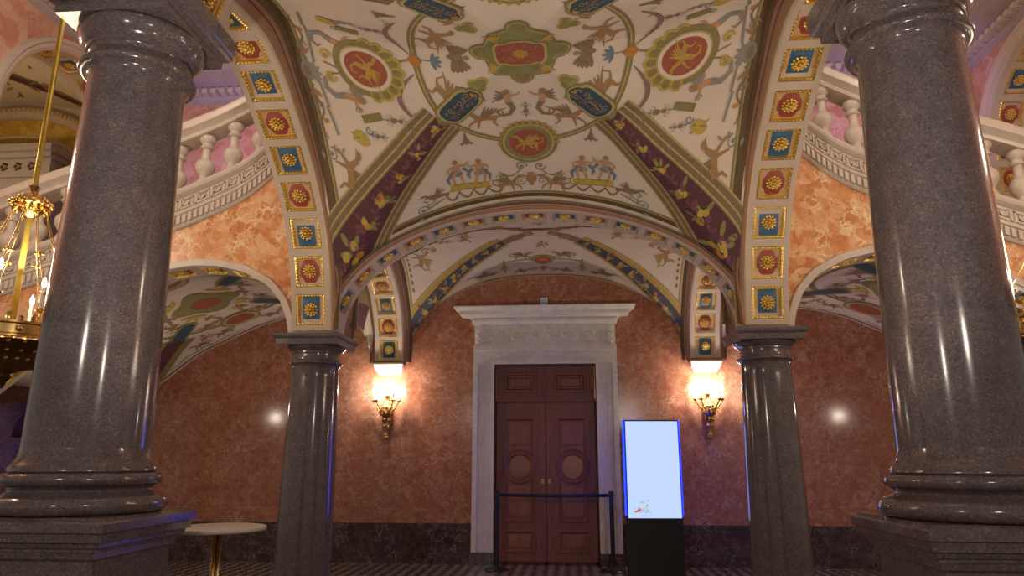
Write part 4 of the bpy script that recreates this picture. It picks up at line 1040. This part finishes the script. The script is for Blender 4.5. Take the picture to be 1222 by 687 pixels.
for sx, lb in ((-1, 'orange marble stair wall above the cocktail table'), (1, 'orange marble stair wall on the screen side')):
    m = MB()
    xs = [2.72 + (6.9 - 2.72) * i / 90 for i in range(91)]
    def s1z(x):
        if x <= 2.8: return 2.9
        for (a, b), (c, d) in zip(s1p, s1p[1:]):
            if a <= x <= c: return b + (d - b) * (x - a) / (c - a or 1)
        return 1.9
    for a, b in zip(xs, xs[1:]):
        za, zb, ka, kb = s1z(a), s1z(b), tab(a, KT) + .03, tab(b, KT) + .03
        nz = 6
        for k in range(nz):
            f0, f1 = k / nz, (k + 1) / nz
            m.quad((sx * a, YF, za + (ka - za) * f0), (sx * b, YF, zb + (kb - zb) * f0), (sx * b, YF, zb + (kb - zb) * f1), (sx * a, YF, za + (ka - za) * f1), M['orange'])
        m.quad((sx * a, YF + .42, za), (sx * b, YF + .42, zb), (sx * b, YF + .42, kb), (sx * a, YF + .42, ka), M['orange'])
        m.quad((sx * a, YF, ka), (sx * b, YF, kb), (sx * b, YF + .42, kb), (sx * a, YF + .42, ka), M['white2'])
    x0, x1 = min(sx * 6.85, sx * 7.3), max(sx * 6.85, sx * 7.3)
    m.box(x0, x1, YF, YF + .42, 0, 3.5, M['orange'])
    struct(m.build('wall_left_stair' if sx < 0 else 'wall_right_stair'), lb, 'wall')
    # arch under the stair
    pth = [(sx * a, b) for a, b in (s1p if sx > 0 else s1p[::-1])]
    cl = [((.30 + .40 * k) if sx > 0 else LS1 - (.30 + .40 * k), 'blue' if k % 2 else 'red') for k in range(13) if .30 + .40 * k < LS1 - .2]
    cl.sort()
    arch('stair_arch', 'low coffered arch under the stair ' + ('behind the cocktail table' if sx < 0 else 'on the screen side'), pth, lambda s, w, z: (s, YF + .20 + w, z), .22, cl, (.28, .30),
         [(-1, [((0, 0), (.02, .005), 'white2'), ((.02, .005), (.02, .075), 'white2'), ((.02, .075), (0, .085), 'white2')])], .04, band='white2', group='arches under the stair')
    # balustrade
    B = thing('stair_balustrade', 'pale stone stair balustrade rising ' + ('above the cocktail table side arch' if sx < 0 else 'above the screen side arch'), 'balustrade', (sx * 4.8, YF, 3.4), 'stair balustrades')
    O = Vector((sx * 4.8, YF, 3.4))
    XS = [2.66 + (7.1 - 2.66) * i / 80 for i in range(81)]
    def sweep(T, sec, mt):
        mm = MB()
        rows = [[Vector((sx * x, YF + y, tab(x, T) + z)) - O for y, z in sec] for x in XS]
        ids = mm.strip(rows, mt, True); mm.face(ids[0], mt); mm.face(ids[-1][::-1], mt); return mm
    mm = sweep(KT, [(.4, 0), (-.02, 0), (-.035, .02), (-.02, .04), (-.02, .17), (-.045, .18), (-.045, .20), (-.03, .21), (-.03, .39), (-.05, .40), (-.08, .43), (-.09, .46), (-.09, .49), (-.05, .52), (.4, .52)], M['white2'])
    x = 2.75
    while x < 7.05:      # dentils
        z = tab(x, KT); sl = (tab(x + .02, KT) - tab(x - .02, KT)) / .04; l = math.hypot(1, sl)
        ux, uz = sx / l, sl / l
        mm.obox(Vector((sx * x, YF - .035, z + .105)) - O, (ux * .022, 0, uz * .022), (0, .018, 0), (0, 0, .05), M['white2'])
        x += .073 / l
    mm.build('base_cornice', B)
    mm = MB(); x = 2.8
    while x < 6.95:      # running key pattern
        z = tab(x, KT); sl = (tab(x + .05, KT) - tab(x - .05, KT)) / .1; l = math.hypot(1, sl)
        U = Vector((sx / l, 0, sl / l))
        for (a0, b0, a1, b1) in ((-.09, -.055, -.09, .055), (-.09, .055, .03, .055), (.03, .055, .03, -.02), (.03, -.02, -.04, -.02), (-.04, -.02, -.04, .02), (.065, -.055, .065, .055), (-.06, -.055, .09, -.055)):
            c = Vector((sx * x, YF - .036, z + .30)) + U * ((a0 + a1) / 2) + Vector((0, 0, (b0 + b1) / 2)) - O
            mm.obox(c, U * (abs(a1 - a0) / 2 + .008), (0, .010, 0), (0, 0, abs(b1 - b0) / 2 + .008), M['white2'])
        x += .205 / l
    mm.build('key_pattern_band', B)
    sweep(RT, [(.24, -.27), (-.02, -.27), (-.03, -.24), (-.02, -.22), (-.05, -.19), (-.09, -.16), (-.10, -.09), (-.09, -.06), (-.06, -.03), (0, 0), (.2, 0), (.24, -.06)], M['white2']).build('handrail', B, autos=40)
    bal = MB()
    bal.lathe([(.085, .0), (.09, .02), (.09, .04), (.075, .06), (.07, .075), (.058, .09), (.056, .115), (.075, .14), (.102, .175), (.115, .215), (.115, .25), (.095, .29), (.064, .315), (.056, .33), (.05, .37), (.048, .43), (.052, .452), (.075, .458), (.08, .475), (.062, .49), (.06, .51), (.08, .53), (.096, .552), (.098, .575), (.09, .61)], M['white2'], n=28)
    (lambda *a, **k: None)([(.06, .05), (.066, .06), (.066, .075), (.05, .09), (.045, .10), (.06, .125), (.088, .165), (.098, .20), (.092, .235), (.066, .275), (.045, .31), (.038, .36), (.036, .42), (.040, .45), (.055, .455), (.058, .47), (.046, .48), (.044, .50), (.062, .525), (.07, .54), (.07, .555)], M['white2'], n=24)
    bme = bal.build('baluster', mesh_only=True, autos=50)
    for k in range(12):
        x = 3.04 + .345 * k
        zb, zt = tab(x, KT) + .515, tab(x, RT) - .262
        o = link('baluster', bme, B); o.location = Vector((sx * x, YF + .10, zb)) - O; o.scale = (1, 1, (zt - zb) / .61)

# stair body behind the balustrades (treads climb towards the centre landing)
for sx in (-1, 1):
    m = MB(); n = 14
    for k in range(n):
        x0 = 2.75 + (7.1 - 2.75) * k / n; x1 = 2.75 + (7.1 - 2.75) * (k + 1) / n; z = tab((x0 + x1) / 2, KT) + .38
        m.box(min(sx * x0, sx * x1), max(sx * x0, sx * x1), 8.18, 10.2, z - .3, z, M['white2'])
    struct(m.build('floor_stair'), 'stone stair flight behind the balustrade', 'stair')

# ------------------------------------------------------------------ upper hall: side walls with arches, entablature
def entab(m, path, mt):
    """path points (x,y); inward normal on the left; builds the moulded cornice z 7.9..8.75"""
    prof = [(0, 7.78), (.03, 7.80), (.03, 7.86), (.06, 7.90), (.06, 8.0), (.12, 8.01), (.14, 8.05), (.34, 8.12), (.34, 8.25), (.38, 8.27), (.44, 8.36), (.44, 8.42), (0, 8.44), (0, 9.6)]
    rows = []
    for d, z in prof:
        rows.append([(x + nx * d, y + ny * d, z) for x, y, nx, ny in path])
    m.strip(rows, mt)
m = MB()
XU = 7.1
entab(m, [(-XU, -1, 1, 0), (-XU, 11.25, 1, -1), (XU, 11.25, -1, -1), (XU, -1, -1, 0)], M['cornice'])
k = -6.7
while k < 6.75: m.box(k - .045, k + .045, 11.05, 11.19, 7.92, 8.0, M['white2']); k += .16
for sx in (-1, 1):
    k = 4.
    while k < 11: m.box(min(sx * (XU - .06), sx * (XU - .2)), max(sx * (XU - .06), sx * (XU - .2)), k - .045, k + .045, 7.92, 8.0, M['white2']); k += .16
struct(m.build('trim_1'), 'grey stone entablature with dentils round the upper hall', 'cornice')
m = MB(); m.quad((-7.2, -1, 9.6), (7.2, -1, 9.6), (7.2, 11.3, 9.6), (-7.2, 11.3, 9.6), M['cream']); struct(m.build('ceiling_hall'), 'plain upper hall ceiling', 'ceiling')
AY, AZ, AR = 9.5, 6.05, 1.52
for sx in (-1, 1):
    m = MB(); X = sx * XU
    ang = [PI - PI * i / 40 for i in range(41)]
    op = [(AY - AR, 4.2)] + [(AY + AR * math.cos(a), AZ + AR * math.sin(a)) for a in ang] + [(AY + AR, 4.2)]
    for (a, b), (c, d) in zip(op, op[1:]):
        if abs(a - c) > 1e-4: m.quad((X, a, b), (X, c, d), (X, c, 8.5), (X, a, 8.5), M['pink'])
    m.quad((X, -1, 3.4), (X, AY - AR, 3.4), (X, AY - AR, 8.5), (X, -1, 8.5), M['pink']); m.quad((X, AY + AR, 3.4), (X, 11.25, 3.4), (X, 11.25, 8.5), (X, AY + AR, 8.5), M['pink'])
    m.quad((X, 8.2, 3.0), (X, 11.25, 3.0), (X, 11.25, 4.2), (X, 8.2, 4.2), M['pink'])
    struct(m.build('wall_left_upper' if sx < 0 else 'wall_right_upper'), 'pink marble upper wall pierced by a tall arch ' + ('on the table side' if sx < 0 else 'on the screen side'), 'wall')
    # gallery room beyond the arch: amber end wall, outer wall, painted barrel vault along y
    m = MB(); XC, YE = 10.5, 12.2
    def HA(x, y=12.2):
        k = (YE - y) / 4.2; a_ = 2.05 + .75 * k; return 6.95 + (1.38 + .25 * k) * math.sqrt(max(0, 1 - min(1, abs(x - XC) / a_) ** 2))
    xs = [7.72 + (13.3 - 7.72) * i / 60 for i in range(61)]
    for a_, b_ in zip(xs, xs[1:]): m.quad((sx * a_, YE, 4.2), (sx * b_, YE, 4.2), (sx * b_, YE, HA(b_)), (sx * a_, YE, HA(a_)), M['gold_marble'])
    m.quad((sx * 13.3, 4, 4.2), (sx * 13.3, YE, 4.2), (sx * 13.3, YE, 7.1), (sx * 13.3, 4, 7.1), M['gold_marble'])
    struct(m.build('wall_gallery'), 'amber marble end wall of the upper gallery', 'wall')
    m = MB()
    def HV(x, y):
        A_ = 6.95 + 1.5 * math.sqrt(max(0, 1 - ((x - XC) / 2.9) ** 2)); B_ = 6.1 + 1.9 * math.sqrt(max(0, 1 - ((y - 9.5) / 1.95) ** 2))
        return max(A_, B_)
    m.strip([[(sx * (7.6 + 5.8 * i / 70), 5.5 + 6.7 * j / 70, HV(7.6 + 5.8 * i / 70, 5.5 + 6.7 * j / 70)) for i in range(71)] for j in range(71)], M['cream'])
    m.strip([[(sx * x, YE - .005, HA(x) - .01) for x in xs], [(sx * x, YE - .005, 8.6) for x in xs]], M['cream'])
    def vb(pts, w, mt, lift):
        rows = []
        for i in range(41):
            u = i / 40; x = pts[0][0] + (pts[1][0] - pts[0][0]) * u; y = pts[0][1] + (pts[1][1] - pts[0][1]) * u
            rows.append([(sx * x, y - w / 2, HV(x, y - w / 2) - lift), (sx * x, y + w / 2, HV(x, y + w / 2) - lift)])
        m.strip(rows, mt)
    for q in (((8.75, 12.0), (12.0, 9.0)), ((8.4, 9.2), (12.2, 12.0))):
        vb(q, .50, M['olive'], .012); vb(q, .36, M['gline'], .018); vb(q, .32, M['purple'], .024)
    rnd = random.Random(3)
    for i in range(90):
        x = rnd.uniform(8.9, 12.0); y = rnd.uniform(8, 12); a = rnd.uniform(0, 3); l = rnd.uniform(.06, .2)
        m.ell((sx * x, y, HV(x, y) - .012), (l * math.cos(a), l * math.sin(a), 0), (-.03 * math.sin(a), .03 * math.cos(a), 0), (0, 0, .012), M['figure' if i % 3 else 'fleaf'], 8, 3)
    struct(m.build('ceiling_gallery'), 'painted barrel vault of the upper gallery', 'ceiling')
    m = MB()
    for z0, z1, d in ((4.2, 6.65, .25), (6.65, 6.72, .30), (6.72, 7.02, .27), (7.02, 7.12, .36), (7.12, 7.26, .44)):
        m.box(min(sx * (9.4 - d * .6), sx * 12.2), max(sx * (9.4 - d * .6), sx * 12.2), YE - d - .3, YE, z0, z1, M['cornice'])
    for i in range(9):
        for a_ in range(5): m.ell((sx * (9.6 + .27 * i + .05 * math.cos(a_ * 1.25)), YE - .58, 6.87 + .06 * math.sin(a_ * 1.25)), (.035, 0, 0), (0, .02, 0), (0, 0, .03), M['bronze'], 6, 4)
    m.box(min(sx * 7.75, sx * 9.3), max(sx * 7.75, sx * 9.3), YE - .06, YE, 4.2, 7.0, M['brown'])
    rows = []
    arc = lambda r0: [(sx * (XC - (2.05 - r0) * math.cos(PI * j / 60)), 6.95 + (1.38 - r0) * math.sin(PI * j / 60)) for j in range(61)]
    m.strip([[(x, YE - y0, z) for x, z in arc(r0)] for r0, y0 in ((0, .14), (.10, .14), (.14, .10), (.20, .10), (.20, 0))], M['beige'])
    for x, z in arc(.05): m.ell((x, YE - .15, z), (.028, 0, 0), (0, .03, 0), (0, 0, .028), M['gold'], 6, 4)
    m.strip([[(x, YE - y0, z) for x, z in arc(r0)] for r0, y0 in ((.55, 0), (.55, .03), (.60, .03), (.60, 0))], M['beige'])
    struct(m.build('trim_2'), 'stone cornice on the gallery end wall', 'cornice')
    # arch in the side wall
    pth = [(AY + AR * math.cos(a), AZ + AR * math.sin(a)) for a in ang]
    pth = [(AY - AR, 4.6)] + pth + [(AY + AR, 4.6)]
    _, LL = resample(pth, 72)
    cu = [(LL / 2 + (i - 7) * .52, 'blue' if i % 2 else 'red') for i in range(15) if abs((i - 7) * .52) < LL / 2 - .2]
    emb = (lambda s, w, z, X=X, sx=sx: (X + sx * .31 + w, s, z))
    arch('gallery_arch', 'moulded gallery arch high on the ' + ('chandelier side wall behind the column top' if sx < 0 else 'upper wall of the screen side'), pth, emb, .31, cu, (.36, .40),
         [(-sx, [((0, 0), (.03, .01), 'white2'), ((.03, .01), (.05, .06), 'beige'), ((.05, .06), (.05, .10), 'white2'), ((.05, .10), (.08, .13), 'beige'), ((.08, .13), (.08, .18), 'white2'), ((.08, .18), (.0, .2), 'white2')])], .06, group='gallery arches in the upper hall')

# block above each big column that takes the near foot of the tall arch
for sx in (-1, 1):
    m = MB(); m.box(sx * 2.5 - .25, sx * 2.5 + .25, 3.85, 4.74, 4.60, 6.2, M['beige'])
    struct(m.build('wall_impost'), 'plaster block above big column', 'pier')

# ------------------------------------------------------------------ sconces
def sconce(x, label):
    t = thing('wall_sconce', label, 'wall sconce', (x, 11.25, 0), 'gilded candle sconces')
    g = M['brass']
    m = MB()
    m.lathe([(.004, 1.83), (.02, 1.845), (.036, 1.88), (.028, 1.92), (.016, 1.945), (.022, 1.96), (.03, 2.0), (.034, 2.05), (.045, 2.1), (.06, 2.16), (.085, 2.2), (.1, 2.25), (.105, 2.29), (.09, 2.32), (.10, 2.335), (.085, 2.36), (.05, 2.38), (.03, 2.42), (.022, 2.47), (.035, 2.49), (.01, 2.5)], g, (0, -.10, 0), n=20)
    for z, r, n_, l in ((2.24, .095, 9, .05), (2.32, .095, 9, .03), (2.14, .06, 7, .045), (2.04, .04, 6, .04), (1.9, .03, 6, .03)):
        for k in range(n_):
            a = 2 * PI * k / n_; m.ell((r * math.cos(a), -.10 + r * math.sin(a), z), (.014 * math.cos(a), .014 * math.sin(a), 0), (-.02 * math.sin(a), .02 * math.cos(a), 0), (0, 0, l), g, 6, 4)
    for k in range(9):   # leaf tip at the foot
        a = 2 * PI * k / 9; m.ell((.03 * math.cos(a), -.1 + .03 * math.sin(a), 1.87), (.012, 0, 0), (0, .012, 0), (0, 0, .03), g, 6, 4)
    m.tube([(0, 0, 2.2), (0, -.10, 2.2)], .03, g)
    m.lathe([(.06, 2.50), (.062, 2.51), (.03, 2.52)], g, (0, -.10, 0), n=16)
    m.build('body', t, autos=50)
    for k, (dx, dy) in enumerate(((-.20, -.13), (-.135, -.26), (.135, -.26), (.20, -.13))):
        m = MB(); P0 = Vector((0, -.1, 2.30)); P3_ = Vector((dx, dy - .02, 2.42))
        pts = []
        for i in range(15):
            u = i / 14; q = P0.lerp(P3_, u); q.z = 2.30 + .12 * u ** 2.2 - .05 * math.sin(PI * u); pts.append(q)
        m.tube(pts, [.012 - .003 * i / 14 for i in range(15)], g, 8)
        q = pts[9]; m.tube([q + Vector((.03 * math.cos(a) * (1 if dx > 0 else -1), 0, -.02 + .03 * math.sin(a))) for a in [i * .5 for i in range(11)]], .006, g, 6)
        m.lathe([(.008, 2.40), (.02, 2.41), (.04, 2.425), (.043, 2.435), (.018, 2.438), (.016, 2.46)], g, (P3_.x, P3_.y, 0), n=16)
        a_ = m.build('arm', t, smooth=True)
        m = MB(); m.lathe([(.013, 2.455), (.013, 2.55), (.008, 2.555)], M['candle'], (P3_.x, P3_.y, 0), n=12); m.build('candle', a_)
        m = MB(); m.lathe([(.004, 2.55), (.020, 2.565), (.030, 2.60), (.022, 2.64), (.003, 2.68)], M['bulb'], (P3_.x, P3_.y, 0), n=10); b = m.build('bulb', a_, smooth=True); tag(b, 'glowing flame bulb')
    for dx in (-.12, .12):
        lt = bpy.data.lights.new('sconce_glow', 'POINT'); lt.energy = SCONCE; lt.color = (1., .90, .76); lt.shadow_soft_size = .03
        lo = bpy.data.objects.new('sconce_glow', lt); COL.objects.link(lo); lo.location = (x + dx, 11.0, 2.60)
SCONCE = 28.
sconce(-2.5, 'gilded candle sconce on red marble between slim column and doorway')
sconce(2.5, 'gilded candle sconce on red marble above and beside the bright screen')

# ------------------------------------------------------------------ chandeliers
def chandelier(x, y, label):
    t = thing('chandelier', label, 'chandelier', (x, y, 2.5), 'gilded hoop chandeliers')
    g = M['brass']; R_ = .62
    m = MB(); m.tube([(0, 0, -.3), (0, 0, 3.9)], .024, M['rod'], 12); m.build('rod', t, smooth=True)
    m = MB(); m.lathe([(.02, 1.38), (.05, 1.36), (.03, 1.31), (.06, 1.27), (.11, 1.24), (.15, 1.215), (.155, 1.19), (.12, 1.17), (.10, 1.13), (.05, 1.09), (.03, 1.07)], g, n=24)
    for r, z, n_ in ((.155, 1.20, 16), (.13, 1.15, 14), (.1, 1.25, 12)):
        for k in range(n_): a = 2*PI*k/n_; m.ell((r * math.cos(a), r * math.sin(a), z), (.018, 0, 0), (0, .018, 0), (0, 0, .025), g, 6, 4)
    m.build('crown', t, autos=50)
    m = MB(); m.lathe([(R_, -.05), (R_ + .02, -.045), (R_ + .02, -.03), (R_ + .005, -.02), (R_ + .005, .05), (R_ + .025, .06), (R_ + .025, .075), (R_ - .02, .075), (R_ - .02, -.05)], g, n=64, capa=False, capb=False)
    for k in range(48):   # leaf crest
        a = 2*PI*k/48; e = Vector((math.cos(a), math.sin(a), 0)); h_ = .045 if k % 2 else .028
        m.ell(e * (R_ + .015) + Vector((0, 0, .075 + h_ * .6)), e * .008, Vector((-e.y, e.x, 0)) * .022, (0, 0, h_), g, 6, 4)
    for k in range(24):
        a = 2*PI*k/24; e = Vector((math.cos(a), math.sin(a), 0)); c = e * (R_ + .015); m.ell(c + Vector((0, 0, .02)), e * .015, Vector((-e.y, e.x, 0)) * .028, (0, 0, .028), g, 8, 5)
    m.build('hoop', t, autos=40)
    m = MB()
    m.lathe([(R_, -.06), (R_ - .03, -.10), (R_ - .12, -.16), (R_ - .28, -.21), (.14, -.24), (.05, -.28), (.06, -.31), (.03, -.35), (.01, -.40)], M['bronze'], n=48, capa=False)
    for j, (r, z) in enumerate(((R_ - .01, -.08), (R_ - .09, -.14), (R_ - .2, -.19))):
        for k in range(36): a = 2*PI*k/36; m.ell((r * math.cos(a), r * math.sin(a), z), (.016, 0, 0), (0, .016, 0), (0, 0, .016), g, 6, 4)
    m.build('pierced_bowl', t, autos=50)
    for k in range(8):
        a = 2*PI*k/8 + .3; e = Vector((math.cos(a), math.sin(a), 0))
        m = MB(); pts = []
        for i in range(15):
            u = i / 14; pts.append(e * (.13 + (R_ - .13) * u ** 1.3) + Vector((0, 0, 1.15 - 1.03 * u)))
        m.tube(pts, .0045, g, 6)
        for u in (6, 11):
            c = pts[u]
            for q in range(6): b = q * PI / 3; m.ell(c + Vector((.03 * math.cos(b), .03 * math.sin(b), 0)), (.018 * math.cos(b), .018 * math.sin(b), 0), (-.008 * math.sin(b), .008 * math.cos(b), 0), (0, 0, .012), g, 6, 4)
            m.ell(c, (.015, 0, 0), (0, .015, 0), (0, 0, .03), g, 6, 4)
        m.build('chain', t, smooth=True)
    for k in range(12):
        a = 2*PI*k/12; e = Vector((math.cos(a), math.sin(a), 0)); c = e * (R_ - .12 if k % 2 else R_ + .10); z = .18 if k % 2 else .24
        m = MB(); pts = [e * R_ + Vector((0, 0, .05)), e * (R_ + (-.06 if k % 2 else .05)) + Vector((0, 0, .03)), c + Vector((0, 0, .08)), c + Vector((0, 0, z))]
        m.tube(pts, .009, g, 8); m.lathe([(.01, z), (.035, z + .02), (.04, z + .03), (.014, z + .035)], g, (c.x, c.y, 0), n=14)
        m.tube([c + e * (.04 * math.cos(b)) + Vector((0, 0, .05 + .04 * math.sin(b))) for b in [i * .5 for i in range(12)]], .006, g, 6)
        ar = m.build('candle_arm', t, smooth=True)
        m = MB(); m.lathe([(.014, z + .03), (.014, z + .20)], M['candle'], (c.x, c.y, 0), n=12); m.build('candle', ar)
        m = MB(); m.lathe([(.004, z + .20), (.014, z + .215), (.018, z + .235), (.012, z + .26), (.003, z + .29)], M['bulb'], (c.x, c.y, 0), n=10); m.build('bulb', ar, smooth=True)
    lt = bpy.data.lights.new('chandelier_glow', 'POINT'); lt.energy = CHAND; lt.color = (1., .76, .50); lt.shadow_soft_size = .25
    lo = bpy.data.objects.new('chandelier_glow', lt); COL.objects.link(lo); lo.location = (x, y, 3.1)
CHAND = 42.
chandelier(-4.29, 5.5, 'gilded candle chandelier hanging behind the column beside the cocktail table')
chandelier(4.29, 5.5, 'gilded candle chandelier mostly hidden behind the blue-edged massive column')

# ------------------------------------------------------------------ furniture
t = thing('cocktail_table', 'tall round cocktail table with white top and brass leg', 'table', (-2.06, 4.95, 0))
m = MB(); m.lathe([(.30, 1.06), (.315, 1.064), (.318, 1.075), (.315, 1.086), (.30, 1.088)], M['table'], n=64); m.build('table_top', t, autos=60)
m = MB()
for a in (0, 2.1, 4.2): m.tube([(.016 * math.cos(a), .016 * math.sin(a), .02), (.016 * math.cos(a), .016 * math.sin(a), 1.06)], .015, M['brass'], 12)
m.build('leg', t, smooth=True)
m = MB(); m.lathe([(.22, 0), (.22, .012), (.05, .022)], M['brass'], n=48); m.build('base', t, autos=50)

posts = []
for x, lb in ((-.70, 'black barrier post standing before the doorway, next to the left jamb'), (.955, 'black barrier post standing between the doorway and the screen')):
    t = thing('barrier_post', lb, 'barrier post', (x, 10.7, 0), 'barrier posts before the door')
    m = MB(); m.lathe([(.032, .03), (.032, 1.06), (.036, 1.062), (.036, 1.085), (.02, 1.09)], M['black'], n=24); m.build('pole', t, autos=40)
    m = MB(); m.lathe([(.175, 0), (.178, .012), (.165, .025), (.10, .035), (.05, .05), (.034, .06)], M['black'], n=40); m.build('base', t, autos=50)
    m = MB(); m.box(-.038, .038, -.038, .038, 1.0, 1.06, M['black']); m.build('belt_head', t)
    posts.append(t)
m = MB()
rows = []
for i in range(25):
    u = i / 24; x = -.66 + 1.575 * u; z = 1.03 - .012 * math.sin(PI * u); rows.append([(x, 10.699, z - .024), (x, 10.699, z + .024), (x, 10.701, z + .024), (x, 10.701, z - .024)])
m.strip(rows, M['belt'], True)
tag(m.build('barrier_belt'), 'black retractable belt stretched between the two barrier posts', 'belt')

t = thing('display_totem', 'freestanding black digital signage totem with glowing white-blue screen', 'display', (1.485, 10.0, 0))
t.rotation_euler = (0, 0, math.radians(4))
m = MB(); hw = .375
m.box(-hw, hw, 0, .07, .02, 2.065, M['black']); m.box(-hw - .03, hw + .03, -.06, .22, 0, .03, M['black']); m.build('housing', t)
m = MB()
for a, b, c, d in ((-hw, -hw + .022, .76, 2.065), (hw - .014, hw, .76, 2.065), (-hw, hw, 2.045, 2.065), (-hw, hw, .76, .775)): m.box(a, b, -.008, .0, c, d, M['black'])
m.build('bezel', t)
for e0, e1 in ((-hw - .005, -hw), (hw, hw + .005)):
    m = MB(); m.box(e0, e1, -.018, .07, .80, 2.06, M['blue_edge'])
    tag(m.build('edge_light', t), 'blue glowing edge of the screen')
m = MB(); m.box(-hw + .022, hw - .014, -.004, -.001, .775, 2.045, M['scr']); scr = m.build('screen', t)
def emc(n, c): return emit(n, c, .8)
er, eg, ek, ew = emc('screen_red', (.7, .12, .12)), emc('screen_green', (.45, .65, .5)), emc('screen_grey', (.25, .27, .33)), emc('screen_cream', (.75, .8, .85))
m = MB()
rnd = random.Random(5)
def dot(x, z, rx, rz, mt, rot=0):
    x = -.18 + (x + .18) * 1.4; z = .91 + (z - .91) * 1.4
    c, s_ = math.cos(rot), math.sin(rot); n = 10
    ids = [m.vert((x + 1.4 * rx * math.cos(2*PI*j/n) * c - 1.4 * rz * math.sin(2*PI*j/n) * s_, -.006, z + 1.4 * rx * math.cos(2*PI*j/n) * s_ + 1.4 * rz * math.sin(2*PI*j/n) * c)) for j in range(n)]; m.face(ids, mt)
for i in range(14): dot(-.18 + rnd.uniform(-.07, .07), .92 + rnd.uniform(-.05, .07), rnd.uniform(.006, .018), rnd.uniform(.004, .009), eg, rnd.uniform(0, 3))
dot(-.20, .885, .035, .012, er, .5); dot(-.235, .875, .012, .008, er); dot(-.12, .93, .009, .009, ek); dot(-.155, .905, .03, .02, ew, .4)
for i in range(7): dot(-.19 + .016 * i, .865 + .012 * (i % 3), .006, .004, ek, i)
m.build('floral_graphic', scr)

# ------------------------------------------------------------------ lights and world
def area(name, loc, rot, size, e, col, sy=None):
    lt = bpy.data.lights.new(name, 'AREA'); lt.energy = e; lt.color = col; lt.size = size
    if sy: lt.shape = 'RECTANGLE'; lt.size_y = sy
    o = bpy.data.objects.new(name, lt); COL.objects.link(o); o.location = loc; o.rotation_euler = rot; return o
def point(name, loc, e, col, r=.1):
    lt = bpy.data.lights.new(name, 'POINT'); lt.energy = e; lt.color = col; lt.shadow_soft_size = r
    o = bpy.data.objects.new(name, lt); COL.objects.link(o); o.location = loc; return o
# chandeliers of the hall behind the visitor, added fill spots aimed at the main vault, lamps on stairs and gallery
def spot(name, loc, to, e, col, ang, r=.15):
    lt = bpy.data.lights.new(name, 'SPOT'); lt.energy = e; lt.color = col; lt.spot_size = math.radians(ang); lt.spot_blend = .6; lt.shadow_soft_size = r
    o = bpy.data.objects.new(name, lt); COL.objects.link(o); o.location = loc
    o.rotation_euler = (Vector(to) - Vector(loc)).to_track_quat('-Z', 'Y').to_euler(); return o
for x in (-2.2, 2.2): point('hall_lamp', (x, -1.2, 3.0), 110, (1., .86, .72), .25)
for x in (-1.4, 1.4): spot('vault_fill', (x, 1.2, .4), (x * .3, 5.6, 4.8), 330, (1., .88, .75), 66)  # unseen spots added to brighten the vault without the lower walls
point('hall_lamp', (0, 5, 8.6), 200, (1., .84, .72), .4)
for sx in (-1, 1):
    spot('stair_uplight', (sx * 4.6, 9.5, 5.7), (sx * 5.7, 11.25, 6.9), 120, (.62, .42, 1.), 80, .1)
    point('bay_lamp', (sx * 5.2, 9.2, 2.3), 16, (1., .84, .66), .06)
    point('gallery_lamp', (sx * 10.0, 9.8, 6.2), 60, (1., .70, .34), .1)
    point('stair_lamp', (sx * 6.0, 5.2, 4.6), 75, (1., .80, .62), .2)
    point('upper_hall_lamp', (sx * 4.5, 6.0, 6.6), 60, (1., .80, .62), .2)
point('passage_lamp', (-8.8, 12.2, 1.6), .8, (.2, .25, 1.), .1)
point('blue_fill', (1.5, 9.3, 2.2), 3, (.30, .30, 1.), .1)  # added blue fill, floating before the totem to tint the cross arch underside
point('vestibule_lamp', (.3, 12.2, 2.5), 28, (1., .75, .45), .1)
w_ = bpy.data.worlds.new('world'); SC.world = w_; w_.use_nodes = True
w_.node_tree.nodes['Background'].inputs['Color'].default_value = (1., .88, .78, 1); w_.node_tree.nodes['Background'].inputs['Strength'].default_value = .22

# ------------------------------------------------------------------ camera
yaw, pitch, roll = math.radians(4.4726), math.radians(13.5668), math.radians(.0555)
cy_, sy_ = math.cos(yaw), math.sin(yaw); cp_, sp_ = math.cos(pitch), math.sin(pitch)
F = Vector((-sy_ * cp_, cy_ * cp_, sp_)); Rt = Vector((cy_, sy_, 0)); U = Rt.cross(F)
r_ = Rt * math.cos(roll) + U * math.sin(roll); u_ = -Rt * math.sin(roll) + U * math.cos(roll)
cam = bpy.data.cameras.new('camera'); co = bpy.data.objects.new('camera', cam); COL.objects.link(co)
mt = Matrix((r_, u_, -F)).transposed().to_4x4(); mt.translation = Vector((.3541, 0, 1.5424)); co.matrix_world = mt
cam.sensor_width = 36; cam.lens = 844.138 / 1222 * 36; cam.clip_start = .05; cam.clip_end = 100
SC.camera = co
SC.view_settings.view_transform = 'Standard'; SC.view_settings.look = 'None'; SC.view_settings.gamma = 1; SC.view_settings.exposure = 0.
SC.view_settings.use_curve_mapping = False
